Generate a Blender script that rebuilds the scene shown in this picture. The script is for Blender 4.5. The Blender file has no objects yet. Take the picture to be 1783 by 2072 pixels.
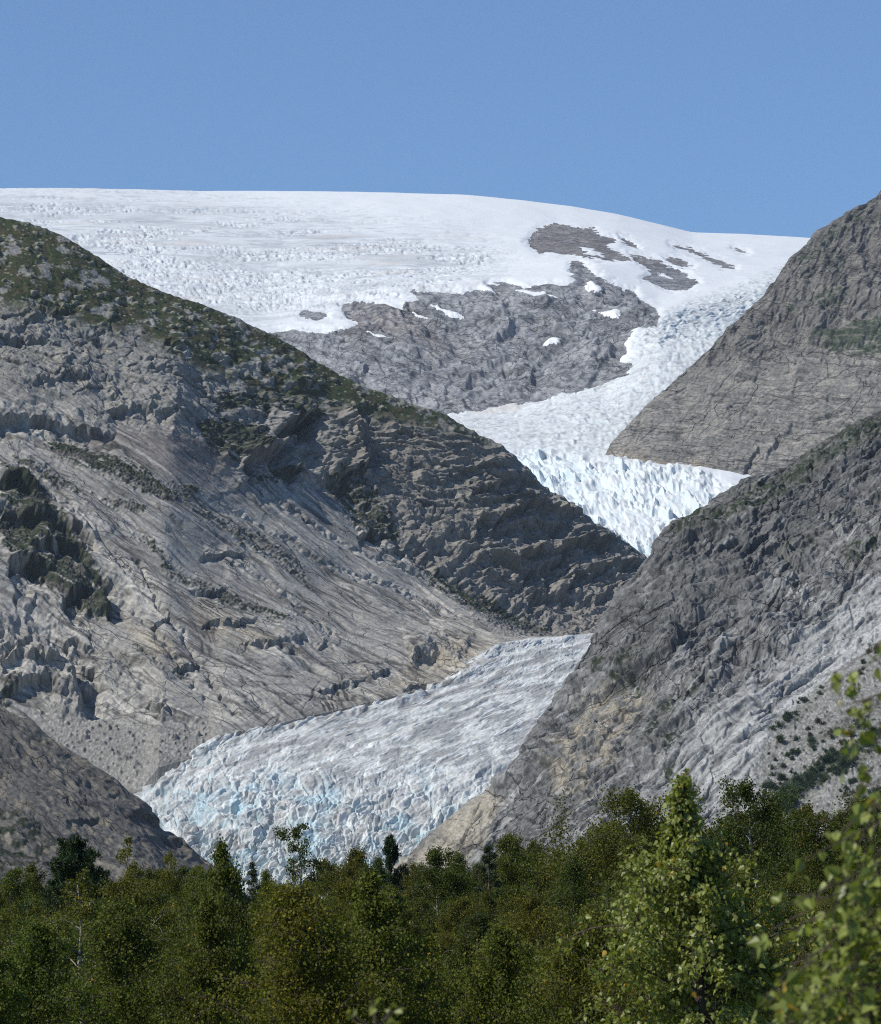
# Valley glacier between rock walls, seen over a birch wood.  Blender 4.5, numpy only.
import bpy, math, random
import numpy as np
from mathutils import Vector
F32 = np.float32
scene = bpy.context.scene
COL = scene.collection

# ------------------------------------------------------------------ survey
# The sight lines were surveyed on a 1783 x 2072 grid; at() turns one sighting
# (column, row, distance in metres along +Y) into a point of the valley.
CX, CY, FPX = 891.5, 1036.0, 891.5/math.tan(math.radians(4.6))
HOR = 1978.0
PITCH = math.atan((HOR-CY)/FPX)
CP, SP = math.cos(PITCH), math.sin(PITCH)
EYE = 0.0

def at(sx, sy, d):
    sx = np.asarray(sx, float); sy = np.asarray(sy, float); d = np.asarray(d, float)
    r = (sx-CX)/FPX; u = (CY-sy)/FPX
    dy = CP - SP*u; dz = SP + CP*u
    return np.stack([r/dy*d, d+0*r, dz/dy*d+EYE], -1)

def survey(P):
    x, y, z = P[..., 0], P[..., 1], P[..., 2]-EYE
    w = y*CP + z*SP
    return CX + x/w*FPX, CY - (-y*SP + z*CP)/w*FPX

# ------------------------------------------------------------------ noise
def hsh(ix, iy, seed):
    h = (ix.astype(np.uint32)*np.uint32(374761393) + iy.astype(np.uint32)*np.uint32(668265263)
         + np.uint32((seed*2246822519) & 0xffffffff))
    h = (h ^ (h >> np.uint32(13)))*np.uint32(1274126177)
    return h ^ (h >> np.uint32(16))

def h01(ix, iy, seed):
    return (hsh(ix, iy, seed) & np.uint32(0xffffff)).astype(F32)/F32(0xffffff)

def perlin(x, y, seed=0):
    x = np.asarray(x, F32); y = np.asarray(y, F32)
    xi = np.floor(x).astype(np.int32); yi = np.floor(y).astype(np.int32)
    xf = x-xi; yf = y-yi
    u = xf*xf*xf*(xf*(xf*6-15)+10); v = yf*yf*yf*(yf*(yf*6-15)+10)
    def g(dx, dy):
        a = h01(xi+dx, yi+dy, seed)*F32(2*math.pi)
        return np.cos(a)*(xf-dx)+np.sin(a)*(yf-dy)
    a = g(0, 0); b = g(1, 0); c = g(0, 1); d = g(1, 1)
    return ((a+(b-a)*u)*(1-v)+(c+(d-c)*u)*v)*F32(1.5)

def fbm(x, y, s, o=4, seed=0, gain=.5):
    r = 0; a = 1.; t = 0
    for k in range(o):
        r = r + a*perlin(x/s*2**k+17.3*k, y/s*2**k-9.1*k, seed*31+k); t += a; a *= gain
    return r/t

def ridged(x, y, s, o=4, seed=0, gain=.5):
    r = 0; a = 1.; t = 0
    for k in range(o):
        r = r + a*(1-np.abs(perlin(x/s*2**k+7.7*k, y/s*2**k+3.3*k, seed*37+k))*2); t += a; a *= gain
    return r/t

def worley(x, y, s, seed=0, jit=.95):
    """F1, F2-F1, cell random, dx, dy to the cell centre"""
    x = np.asarray(x/s, F32); y = np.asarray(y/s, F32)
    xi = np.floor(x).astype(np.int32); yi = np.floor(y).astype(np.int32)
    f1 = np.full(x.shape, 9, F32); f2 = f1.copy(); idr = np.zeros(x.shape, F32)
    cx = np.zeros(x.shape, F32); cy = np.zeros(x.shape, F32)
    for i in (-1, 0, 1):
        for j in (-1, 0, 1):
            px = xi+i+.5+(h01(xi+i, yi+j, seed)-.5)*jit
            py = yi+j+.5+(h01(xi+i, yi+j, seed+77)-.5)*jit
            d = np.hypot(px-x, py-y)
            near = d < f1
            f2 = np.where(near, f1, np.minimum(f2, d))
            idr = np.where(near, h01(xi+i, yi+j, seed+991), idr)
            cx = np.where(near, x-px, cx); cy = np.where(near, y-py, cy)
            f1 = np.where(near, d, f1)
    return f1, f2-f1, idr, cx, cy

def sst(a, b, x):
    t = np.clip((x-a)/(b-a), 0, 1); return t*t*(3-2*t)

def rot(x, y, deg, sx=1., sy=1.):
    """axes turned by deg (counter-clockwise in the face), then stretched"""
    c, s = math.cos(math.radians(deg)), math.sin(math.radians(deg))
    return (x*c+y*s)/sx, (-x*s+y*c)/sy

def poly(X, Y, pts, soft=8.):
    """soft inside-mask of a polygon"""
    pts = np.asarray(pts, F32); n = len(pts)
    ins = np.zeros(X.shape, bool); dm = np.full(X.shape, 1e9, F32)
    for i in range(n):
        ax, ay = pts[i]; bx, by = pts[(i+1) % n]
        ex, ey = bx-ax, by-ay
        t = np.clip(((X-ax)*ex+(Y-ay)*ey)/(ex*ex+ey*ey+1e-6), 0, 1)
        dm = np.minimum(dm, np.hypot(X-ax-t*ex, Y-ay-t*ey))
        if ay != by:
            ins ^= ((ay > Y) != (by > Y)) & (X < (bx-ax)*(Y-ay)/(by-ay)+ax)
    return sst(-soft, soft, np.where(ins, dm, -dm))

def pline(X, Y, pts):
    """signed distance (positive = above / right of a left-to-right line) and station 0..1"""
    pts = np.asarray(pts, F32)
    L = np.concatenate([[0], np.cumsum(np.hypot(*(pts[1:]-pts[:-1]).T))]); L = L/L[-1]
    best = np.full(X.shape, 1e9, F32); sg = np.zeros(X.shape, F32); st = np.zeros(X.shape, F32)
    for i in range(len(pts)-1):
        ax, ay = pts[i]; ex, ey = pts[i+1]-pts[i]
        t = np.clip(((X-ax)*ex+(Y-ay)*ey)/(ex*ex+ey*ey+1e-6), 0, 1)
        qx, qy = X-ax-t*ex, Y-ay-t*ey
        d = np.hypot(qx, qy); s = -(ex*qy-ey*qx)
        m = d < best
        best = np.where(m, d, best); sg = np.where(m, np.sign(s), sg)
        st = np.where(m, L[i]+t*(L[i+1]-L[i]), st)
    return best*sg, best, st

def ledge(X, Y, pts, up, down, fade=60., w=2.5, fade2=None):
    """a step in the face along a line: bulges by `up` on its upper side, bitten by `down` on the lower"""
    sd, d, st = pline(X, Y, pts)
    end = sst(0, .10, st)*sst(0, .10, 1-st)
    k = sst(-w, w, sd)
    end = end*np.clip(.78+1.1*fbm(X, Y, 34, 3, 9), .12, 1.7)
    return end*(up*k*np.exp(-d/fade) - down*(1-k)*np.exp(-d/(fade2 or fade)))

def groove(X, Y, pts, depth, w):
    sd, d, st = pline(X, Y, pts)
    return -depth*np.exp(-(d/w)**2)*sst(0, .06, st)*sst(0, .06, 1-st)

def strata(f, warp, seed=0, sharp=.16):
    """overhanging-step profile of one coordinate, 0..1, random height per bed"""
    g = f+warp; i = np.floor(g); fr = g-i
    r = h01(i.astype(np.int32), np.zeros(g.shape, np.int32), seed)
    prof = np.where(fr < 1-sharp, fr/(1-sharp), (1-fr)/sharp)
    return prof*(.35+.9*r)

def cracks(a, b, ang, stretch, s, wm, seed, lo=-.05, hi=.3, ms=None):
    """broken, nearly straight open joints: thin along one direction, half-width wm metres"""
    u, v = rot(a, b, ang)
    n = perlin(u/(s*stretch), v/s, seed)+.25*perlin(u/(s*stretch)*2.3, v/s*2.1, seed+1)
    return np.exp(-(n/(wm*1.6/s))**2)*sst(lo, hi, fbm(u/2, v, ms or s*2.2, 3, seed+2))

def facets(x, y, s, tx, ty, seed, keep=.30):
    """stone broken into tilted planes: height of the planes and distance to their edges"""
    f1, e, r, cx, cy = worley(x, y, s, seed); q = (r*57.31) % 1
    return s*(cx*(r-.5)*2*tx+cy*(q-.5)*2*ty)*(keep+(1-keep)*sst(0, .16, e)), e

def lin(r, g, b):
    c = np.array([r, g, b], float)/255
    return np.where(c <= .04045, c/12.92, ((c+.055)/1.055)**2.4).astype(F32)

def mix(c, rgb, m):
    return c*(1-m[..., None]) + np.asarray(rgb, F32)*m[..., None]

# ------------------------------------------------------------------ lofts
def resample(row, n, dens=None):
    row = np.asarray(row, float)
    s = np.concatenate([[0], np.cumsum(np.hypot(row[1:, 0]-row[:-1, 0], row[1:, 1]-row[:-1, 1]))]); s /= s[-1]
    t = np.linspace(0, 1, n)
    return np.stack([np.interp(t, s, row[:, k]) for k in range(row.shape[1])], -1)

def smooth_row(P, k):
    if k < 1: return P
    w = np.hanning(2*k+3)[1:-1]; w /= w.sum()
    Q = np.concatenate([P[:1]*2-P[k:0:-1], P, P[-1:]*2-P[-2:-k-2:-1]])
    return np.stack([np.convolve(Q[:, i], w, 'valid') for i in range(P.shape[1])], -1)

def loft(rows, n, segs, tension=.5, sm=None):
    """rows: sightings or 3D rows -> grid (v,u,3)"""
    R = []
    for i, r in enumerate(rows):
        if isinstance(r, tuple):                      # ('off', index, dx, dy, dz)
            R.append(R[r[1]]+np.array(r[2:], float)); continue
        q = resample(r, n); P = at(q[:, 0], q[:, 1], q[:, 2])
        R.append(smooth_row(P, sm[i] if sm else 3))
    out = []; m = len(R)
    for i in range(m-1):
        p0, p1 = R[i], R[i+1]
        t0 = (R[i+1]-R[i-1])*tension if i > 0 else (p1-p0)
        t1 = (R[i+2]-R[i])*tension if i+2 < m else (p1-p0)
        lim = np.linalg.norm(p1-p0, axis=-1, keepdims=True)*1.2
        t0 = t0*np.minimum(1, lim/(np.linalg.norm(t0, axis=-1, keepdims=True)+1e-9))
        t1 = t1*np.minimum(1, lim/(np.linalg.norm(t1, axis=-1, keepdims=True)+1e-9))
        k = segs[i]
        for t in (np.arange(k)/k if i < m-2 else np.linspace(0, 1, k+1)):
            h = (2*t**3-3*t**2+1, t**3-2*t**2+t, -2*t**3+3*t**2, t**3-t**2)
            out.append(h[0]*p0+h[1]*t0+h[2]*p1+h[3]*t1)
    return np.stack(out)

def normals(P):
    du = np.empty_like(P); dv = np.empty_like(P)
    du[:, 1:-1] = P[:, 2:]-P[:, :-2]; du[:, 0] = P[:, 1]-P[:, 0]; du[:, -1] = P[:, -1]-P[:, -2]
    dv[1:-1] = P[2:]-P[:-2]; dv[0] = P[1]-P[0]; dv[-1] = P[-1]-P[-2]
    N = np.cross(dv, du); N /= np.linalg.norm(N, axis=-1, keepdims=True)+1e-9
    return N

def blur(A, k):
    """box blur of a grid along both axes"""
    for ax in (0, 1):
        pad = [(0, 0)]*A.ndim; pad[ax] = (k+1, k)
        c = np.cumsum(np.pad(A, pad, mode='edge').astype(np.float64), axis=ax)
        hi = [slice(None)]*A.ndim; lo = [slice(None)]*A.ndim
        hi[ax] = slice(2*k+1, None); lo[ax] = slice(0, -(2*k+1))
        A = (c[tuple(hi)]-c[tuple(lo)])/(2*k+1)
    return A

# ------------------------------------------------------------------ mesh making
def mesh_from(name, V, Fq, mat, cols=None, smooth=False, floats=None, parent=None, mats=None):
    me = bpy.data.meshes.new(name)
    V = np.ascontiguousarray(V, F32).reshape(-1, 3); Fq = np.ascontiguousarray(Fq, np.int32)
    k = Fq.shape[1]
    me.vertices.add(len(V)); me.vertices.foreach_set('co', V.ravel())
    me.loops.add(Fq.size); me.loops.foreach_set('vertex_index', Fq.ravel())
    me.polygons.add(len(Fq)); me.polygons.foreach_set('loop_start', np.arange(0, Fq.size, k, dtype=np.int32))
    me.update(calc_edges=True)
    me.polygons.foreach_set('use_smooth', np.full(len(Fq), bool(smooth)))
    if cols is not None:
        a = me.attributes.new('Col', 'FLOAT_COLOR', 'POINT')
        c = np.ones((len(V), 4), F32); c[:, :cols.shape[-1]] = cols.reshape(-1, cols.shape[-1]); a.data.foreach_set('color', c.ravel())
    for nm, arr in (floats or {}).items():
        a = me.attributes.new(nm, 'FLOAT', 'POINT'); a.data.foreach_set('value', np.ascontiguousarray(arr, F32).ravel())
    for m in (mats or [mat]): me.materials.append(m)
    o = bpy.data.objects.new(name, me); COL.objects.link(o)
    if parent: o.parent = parent
    return o

def grid_faces(nv, nu):
    i = np.arange(nv*nu, dtype=np.int32).reshape(nv, nu)
    return np.stack([i[:-1, :-1], i[1:, :-1], i[1:, 1:], i[:-1, 1:]], -1).reshape(-1, 4)

def tag(o, label=None, cat=None, group=None, kind=None):
    for k, v in (('label', label), ('category', cat), ('group', group), ('kind', kind)):
        if v: o[k] = v
    return o

# ------------------------------------------------------------------ materials
def nmat(name):
    m = bpy.data.materials.new(name); m.use_nodes = True
    nt = m.node_tree; nt.nodes.clear()
    return m, nt, nt.nodes.new, nt.links.new

def ground_mat(name, grain, rough=.9, var=.35, bump=.5, spec=.25, fine=None, joints=(), cellbump=.8):
    """vertex colour of the stone, moss or ice, broken up by fine mineral grain and a small relief"""
    m, nt, N, L = nmat(name)
    out = N('ShaderNodeOutputMaterial'); p = N('ShaderNodeBsdfPrincipled')
    a = N('ShaderNodeAttribute'); a.attribute_name = 'Col'
    tc = N('ShaderNodeTexCoord')
    n1 = N('ShaderNodeTexNoise'); n1.inputs['Scale'].default_value = 1/grain; n1.inputs['Detail'].default_value = 6
    n1.inputs['Roughness'].default_value = .7
    L(tc.outputs['Object'], n1.inputs['Vector'])
    mr = N('ShaderNodeMapRange'); mr.inputs[1].default_value = .3; mr.inputs[2].default_value = .7
    mr.inputs[3].default_value = 1-var; mr.inputs[4].default_value = 1+var
    L(n1.outputs['Fac'], mr.inputs[0])
    mx = N('ShaderNodeMix'); mx.data_type = 'RGBA'; mx.blend_type = 'MULTIPLY'; mx.inputs[0].default_value = 1
    L(a.outputs['Color'], mx.inputs[6]); L(mr.outputs[0], mx.inputs[7])
    colr = mx.outputs[2]; heights = []
    if joints:                                            # open joints, their shade painted in with soil and lichen, long in one direction
        nw = N('ShaderNodeTexNoise'); nw.inputs['Scale'].default_value = 1/(grain*9); nw.inputs['Detail'].default_value = 3
        L(tc.outputs['Object'], nw.inputs['Vector'])
        wv = N('ShaderNodeVectorMath'); wv.operation = 'MULTIPLY_ADD'; wv.inputs[1].default_value = (grain*5,)*3
        L(nw.outputs['Color'], wv.inputs[0]); L(tc.outputs['Object'], wv.inputs[2])
    for ang, stretch, size, width, strength in joints:
        m1 = N('ShaderNodeMapping'); m1.inputs['Rotation'].default_value = (0, math.radians(ang), 0); L(wv.outputs[0], m1.inputs['Vector'])
        m2 = N('ShaderNodeMapping'); m2.inputs['Scale'].default_value = (1/(size*stretch), .45/size, 1/size); L(m1.outputs[0], m2.inputs['Vector'])
        vo = N('ShaderNodeTexVoronoi'); vo.feature = 'DISTANCE_TO_EDGE'; vo.inputs['Scale'].default_value = 1; L(m2.outputs[0], vo.inputs['Vector'])
        vc = N('ShaderNodeTexVoronoi'); vc.feature = 'F1'; vc.inputs['Scale'].default_value = 1; L(m2.outputs[0], vc.inputs['Vector'])
        g = N('ShaderNodeTexNoise'); g.inputs['Scale'].default_value = .55; g.inputs['Detail'].default_value = 2; L(m2.outputs[0], g.inputs['Vector'])
        r0 = N('ShaderNodeMapRange'); r0.inputs[1].default_value = .46; r0.inputs[2].default_value = .70; r0.inputs[3].default_value = .0; r0.inputs[4].default_value = width/size*.85; L(g.outputs['Fac'], r0.inputs[0])
        r1 = N('ShaderNodeMapRange'); r1.interpolation_type = 'SMOOTHSTEP'; r1.inputs[1].default_value = 0.; r1.inputs[3].default_value = 1-strength; r1.inputs[4].default_value = 1
        ad = N('ShaderNodeMath'); ad.operation = 'ADD'; ad.inputs[1].default_value = .0005; L(r0.outputs[0], ad.inputs[0]); L(ad.outputs[0], r1.inputs[2]); L(vo.outputs['Distance'], r1.inputs[0])
        mm = N('ShaderNodeMix'); mm.data_type = 'RGBA'; mm.blend_type = 'MULTIPLY'; L(a.outputs['Alpha'], mm.inputs[0]); L(colr, mm.inputs[6]); L(r1.outputs[0], mm.inputs[7]); colr = mm.outputs[2]
        sx = N('ShaderNodeSeparateColor'); L(vc.outputs['Color'], sx.inputs[0]); heights.append((sx.outputs[0], r1.outputs[0], size))
    L(colr, p.inputs['Base Color'])
    p.inputs['Roughness'].default_value = rough
    p.inputs['Specular IOR Level'].default_value = spec
    n2 = N('ShaderNodeTexNoise'); n2.inputs['Scale'].default_value = 1/(fine or grain*.6); n2.inputs['Detail'].default_value = 5
    n2.inputs['Roughness'].default_value = .65
    L(tc.outputs['Object'], n2.inputs['Vector'])
    b = N('ShaderNodeBump'); b.inputs['Strength'].default_value = 1.; b.inputs['Distance'].default_value = bump
    L(n2.outputs['Fac'], b.inputs['Height']); nrm = b.outputs['Normal']
    for hc, hl, size in heights:
        sm_ = N('ShaderNodeMath'); sm_.operation = 'MULTIPLY_ADD'; sm_.inputs[1].default_value = .6; L(hc, sm_.inputs[0]); L(hl, sm_.inputs[2])
        b2 = N('ShaderNodeBump'); L(a.outputs['Alpha'], b2.inputs['Strength']); b2.inputs['Distance'].default_value = cellbump*size/8; L(sm_.outputs[0], b2.inputs['Height']); L(nrm, b2.inputs['Normal']); nrm = b2.outputs['Normal']
    L(nrm, p.inputs['Normal'])
    L(p.outputs[0], out.inputs['Surface'])
    return m

M_ROCK = ground_mat('weathered_gneiss', 2.2, var=.30, bump=.22, joints=[(-36, 16, 8, .5, .45), (-44, 12, 17, .5, .40), (-28, 14, 27, .5, .4)])
M_SPUR = ground_mat('fractured_gneiss', 2.0, var=.34, bump=.42, joints=[(44, 11, 6, .6, .5), (34, 9, 14, .6, .45), (-30, 9, 17, .5, .3)], cellbump=1.2)
M_KNOLL = ground_mat('scoured_gneiss', 1.8, var=.36, bump=.4, joints=[(-38, 9, 4, .4, .6), (-50, 5, 9, .4, .5)])
M_HEAD = ground_mat('banded_gneiss', 4.0, var=.36, bump=.8, joints=[(-24, 10, 9, .9, .45), (16, 9, 14, .9, .40), (72, 5, 24, .9, .3)], cellbump=1.2)
M_ROCKFAR = ground_mat('far_gneiss', 3.6, var=.34, bump=.7, joints=[(-9, 14, 8, .8, .40), (50, 10, 23, .7, .34), (-16, 12, 16, .7, .35)], cellbump=1.2)
M_SNOW = ground_mat('firn_snow', 14.0, rough=.75, var=.04, bump=.5, fine=7)
M_ICE = ground_mat('glacier_ice', 5.0, rough=.6, var=.10, bump=.4, spec=.35, fine=3.5)
# ================================================================== LANDFORMS
C_SLAB = np.array([.37, .362, .345], F32); C_GREY = np.array([.235, .233, .225], F32)
C_DARK = np.array([.115, .11, .105], F32); C_YEL = np.array([.36, .30, .20], F32)
C_VEG = np.array([.036, .050, .018], F32); C_BRN = np.array([.058, .055, .026], F32)
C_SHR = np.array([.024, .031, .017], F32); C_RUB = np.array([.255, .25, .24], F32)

def base_cols(shape, c): return np.broadcast_to(np.asarray(c, F32), shape+(3,)).copy()

def fields(P):
    X, Y = survey(P)
    return X.astype(F32), Y.astype(F32), P[..., 0].astype(F32), (P[..., 2]+.25*P[..., 1]).astype(F32)

WARM = np.array([1.0, 1.0, .975], F32)
def pull(d): return 3700+(d-3700)*.6          # the ice tongue and the slabs above it lie closer together than first paced out
def rowdamp(n, top, wt, wb=0):
    i = np.arange(n); k = sst(0, wt, np.abs(i-top).astype(float))
    if wb: k = k*sst(0, wb, (n-1-i).astype(float))
    return k[:, None].astype(F32)
def finish(name, P, N, D, cols, mat, Dy=None, smooth=False, edge=None, jm=None):
    Q = P+N*blur(D[..., None], 1)
    if not smooth: cols = np.clip(cols*WARM, .01, .6)
    if jm is not None: cols = np.concatenate([cols, np.clip(jm, 0, 1)[..., None]], -1)
    return mesh_from(name, Q, grid_faces(*P.shape[:2]), mat, cols, smooth)

# ---------------------------------------------------------------- left mountain
def left_mountain():
    ridge = [(-150,390,4000),(0,440,4030),(60,450,4036),(130,478,4044),(200,520,4052),(260,560,4060),(330,590,4068),
      (430,625,4082),(500,652,4095),(560,683,4105),(620,722,4115),(690,770,4128),(740,795,4135),(830,825,4150),(900,848,4163),
      (960,885,4175),(1010,905,4184),(1060,955,4194),(1110,1000,4205),(1160,1030,4215),(1210,1065,4226),(1260,1098,4238),
      (1305,1125,4250),(1340,1160,4260),(1400,1250,4270)]
    mid = [(-150,775,3830),(0,800,3850),(100,830,3865),(230,850,3885),(350,850,3915),(480,930,3960),(600,970,4010),(700,1000,4045),
      (800,1090,4040),(870,1140,4040),(960,1190,4045),(1040,1235,4055),(1130,1272,4065),(1195,1276,4070),(1300,1270,4095),(1400,1265,4115)]
    foot = [(-150,1660,3450),(100,1650,3480),(240,1620,3490),(290,1590,3500),(320,1552,3510),(380,1535,3530),(420,1520,3545),(445,1488,3562),(560,1465,3600),(700,1432,3680),
      (830,1400,3760),(895,1385,3810),(940,1357,3850),(1010,1308,3930),(1120,1292,4020),(1195,1285,4060),(1300,1285,4090),(1400,1285,4110)]
    foot = [(x, y, pull(d)) for x, y, d in foot]
    nu = 1300
    P = loft([ridge, mid, foot], nu, [430, 620], sm=[2, 30, 2])
    lowr = P[-1]+np.array([0, -14, -42.]); back1 = P[0]+np.array([-12, 34, -12.]); back2 = P[0]+np.array([-60, 240, -190.])
    def seg(A, B, k): t = (np.arange(k)/k)[:, None, None]; return A*(1-t)+B*t
    P = np.concatenate([seg(back2, back1, 10), seg(back1, P[0], 24), P, seg(P[-1], lowr, 16)[1:]])
    X, Y, a, b = fields(P); N = normals(blur(P, 8))
    wx = X+fbm(a, b, 30, 3, 1)*26; wy = Y+fbm(a, b, 30, 3, 2)*22
    fx = X+fbm(a, b, 6, 3, 5)*9; fy = Y+fbm(a, b, 6, 3, 6)*9
    gully = [(560,960),(640,985),(700,1010),(800,1100),(870,1150),(960,1200),(1040,1245),(1120,1285),(1300,1300)]
    gs, gd, gt = pline(wx, wy, gully)
    cliff = sst(-10, 14, gs)*sst(560, 720, wx)                       # banded cliff right of the gully
    shoulder = poly(wx, wy, [(-200,380),(0,420),(200,500),(430,605),(620,700),(760,790),(930,850),(1000,905),(900,890),(760,850),(640,835),
                             (540,800),(430,755),(330,700),(200,660),(80,628),(-200,620)], 22)
    slab = (1-cliff)*sst(-20, 40, wy-(770+.24*np.clip(wx, 0, 650)))
    D = (fbm(a, b, 130, 3, 11)*8+fbm(a, b, 34, 3, 12)*2.0*(1-.75*slab))*(.15+.85*rowdamp(P.shape[0], 34, 90, 90))
    # --- jointed blocks under the grassy shoulder
    u, v = rot(a, b, -42, 1.9, .95)
    wn = fbm(a, b, 14, 3, 13)
    f1, e, r, cx, cy = worley(u+wn*7, v+wn*4, 12, 14)
    f1b, eb, rb, *_ = worley(u+wn*3, v-wn*3, 3.3, 15)
    blocks = facets(u+wn*4, v+wn*2, 19, .22, .25, 601)[0]+facets(u, v, 6.5, .2, .26, 703, 1.)[0]*.7+(r-.5)*2.2+cy*-1.5*r-1.3*np.exp(-(e/.06)**2)+(rb-.5)*.6-.35*np.exp(-(eb/.09)**2)-1.4*cracks(a, b, -48, 5, 12, .5, 328)
    bz = np.clip(1-slab*.93-cliff*.55, 0, 1)*(1-.55*shoulder)
    D += blocks*bz
    # --- boulders on the shoulder
    f, e2, r2, *_ = worley(a, b*1.2, 3.2, 16)
    bo = np.where(r2 > .80, np.clip(.36-f, 0, 1)*5.5*(r2-.3), 0)
    f, e3, r3, *_ = worley(a, b*1.2, 7.5, 17)
    bo2 = np.where(r3 > .80, np.clip(.42*r3-f+.3*fbm(a, b, 3, 2, 696), 0, .3)*10, 0)
    D += (bo*.5+bo2*.8)*shoulder+fbm(a, b, 5, 3, 18)*.5*(1-slab*.9)
    # --- polished slabs: long grooves and open joints running down to the right
    ang = -35-10*sst(300, 1100, X)+8*fbm(a, b, 90, 2, 21)*0
    u1, v1 = rot(a+fbm(a, b, 60, 2, 22)*10, b+fbm(a, b, 60, 2, 23)*8, -36)
    st1 = fbm(u1/11, v1, 7, 4, 24); st2 = ridged(u1/14, v1, 10, 3, 25)
    jn = sst(.66, .86, ridged(u1/9, v1+fbm(a, b, 20, 2, 29)*3, 16, 3, 26))
    jn2 = sst(.72, .9, ridged(u1/7, v1, 6.5, 2, 30))*sst(-.1, .4, fbm(a, b, 40, 2, 31))
    swell = ridged(u1/3.2, v1, 42, 3, 27)
    ck = cracks(a, b, -37, 7, 13, .75, 300)+.8*cracks(a, b, -33, 8, 6, .6, 304, .0, .35)+.7*cracks(a, b, -58, 5, 12, .5, 308, .1, .4)
    fc, fe = facets(u1/2.6, v1, 17, .10, .22, 602)
    sheet = strata(-v1/11, fbm(u1/7, v1, 26, 3, 681)*.9, 682, .12); sheet2 = strata(-v1/4.2, fbm(u1/7, v1, 12, 3, 683)*.9, 684, .14); gs1 = sst(-.25, .25, fbm(u1/2, v1, 45, 3, 685))
    D += slab*(gs1*(sheet*1.8+sheet2*.6)+fc*.6+st1*.5+(swell-.5)*1.2-jn*.5-jn2*.35-ck*.9+(ridged(u1/6, v1, 15, 2, 650)-.5)*1.2)
    u3, v3 = rot(a, b, 8); f, e4, r4, *_ = worley(u3/2.4+wn*5, v3+wn*3, 11, 28)
    lf = slab*sst(1240, 1370, wy)
    ck2 = cracks(a, b, 6, 6, 14, .5, 312)+cracks(a, b, 62, 4, 14, .5, 316, .1, .4)
    D += lf*((r4-.5)*.4-.4*np.exp(-(e4/.05)**2)+strata(-v3/9.5, fbm(a, b, 30, 3, 32)*.7, 33)*.8-ck2*.8)
    # --- banded cliff: folded beds, each with its own little overhang
    q = wy+.30*sst(1000, 1190, wy)*(wx-1080)+(.00055*(wx-1060)**2)*sst(1190, 980, wy)*1.0
    bed = strata(q/19., fbm(a, b, 34, 3, 41)*1.0, 42, .34)
    bed2 = strata(q/7., fbm(a, b, 22, 3, 43)*.9, 44, .3)
    ck3 = cracks(a, b, 82, 4, 12, .5, 320)+cracks(a, b, 14, 6, 9, .5, 324)
    D += cliff*(1-shoulder)*(facets(a, b*1.6, 30, .22, .18, 603)[0]+facets(a, b*1.4, 6, .3, .3, 704, 1.)[0]+bed*3.2+bed2*1.1+ridged(a, b/3, 16, 3, 45)*1.2+(rb-.5)*.9-ck3*1.2)
    D += cliff*9*sst(0, 60, gs)*sst(0, 1, 1-gt)
    # --- the ledges and overhangs one can point at
    LX, LY = X+fbm(a, b, 9, 3, 7)*15, Y+fbm(a, b, 9, 3, 8)*12
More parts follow.
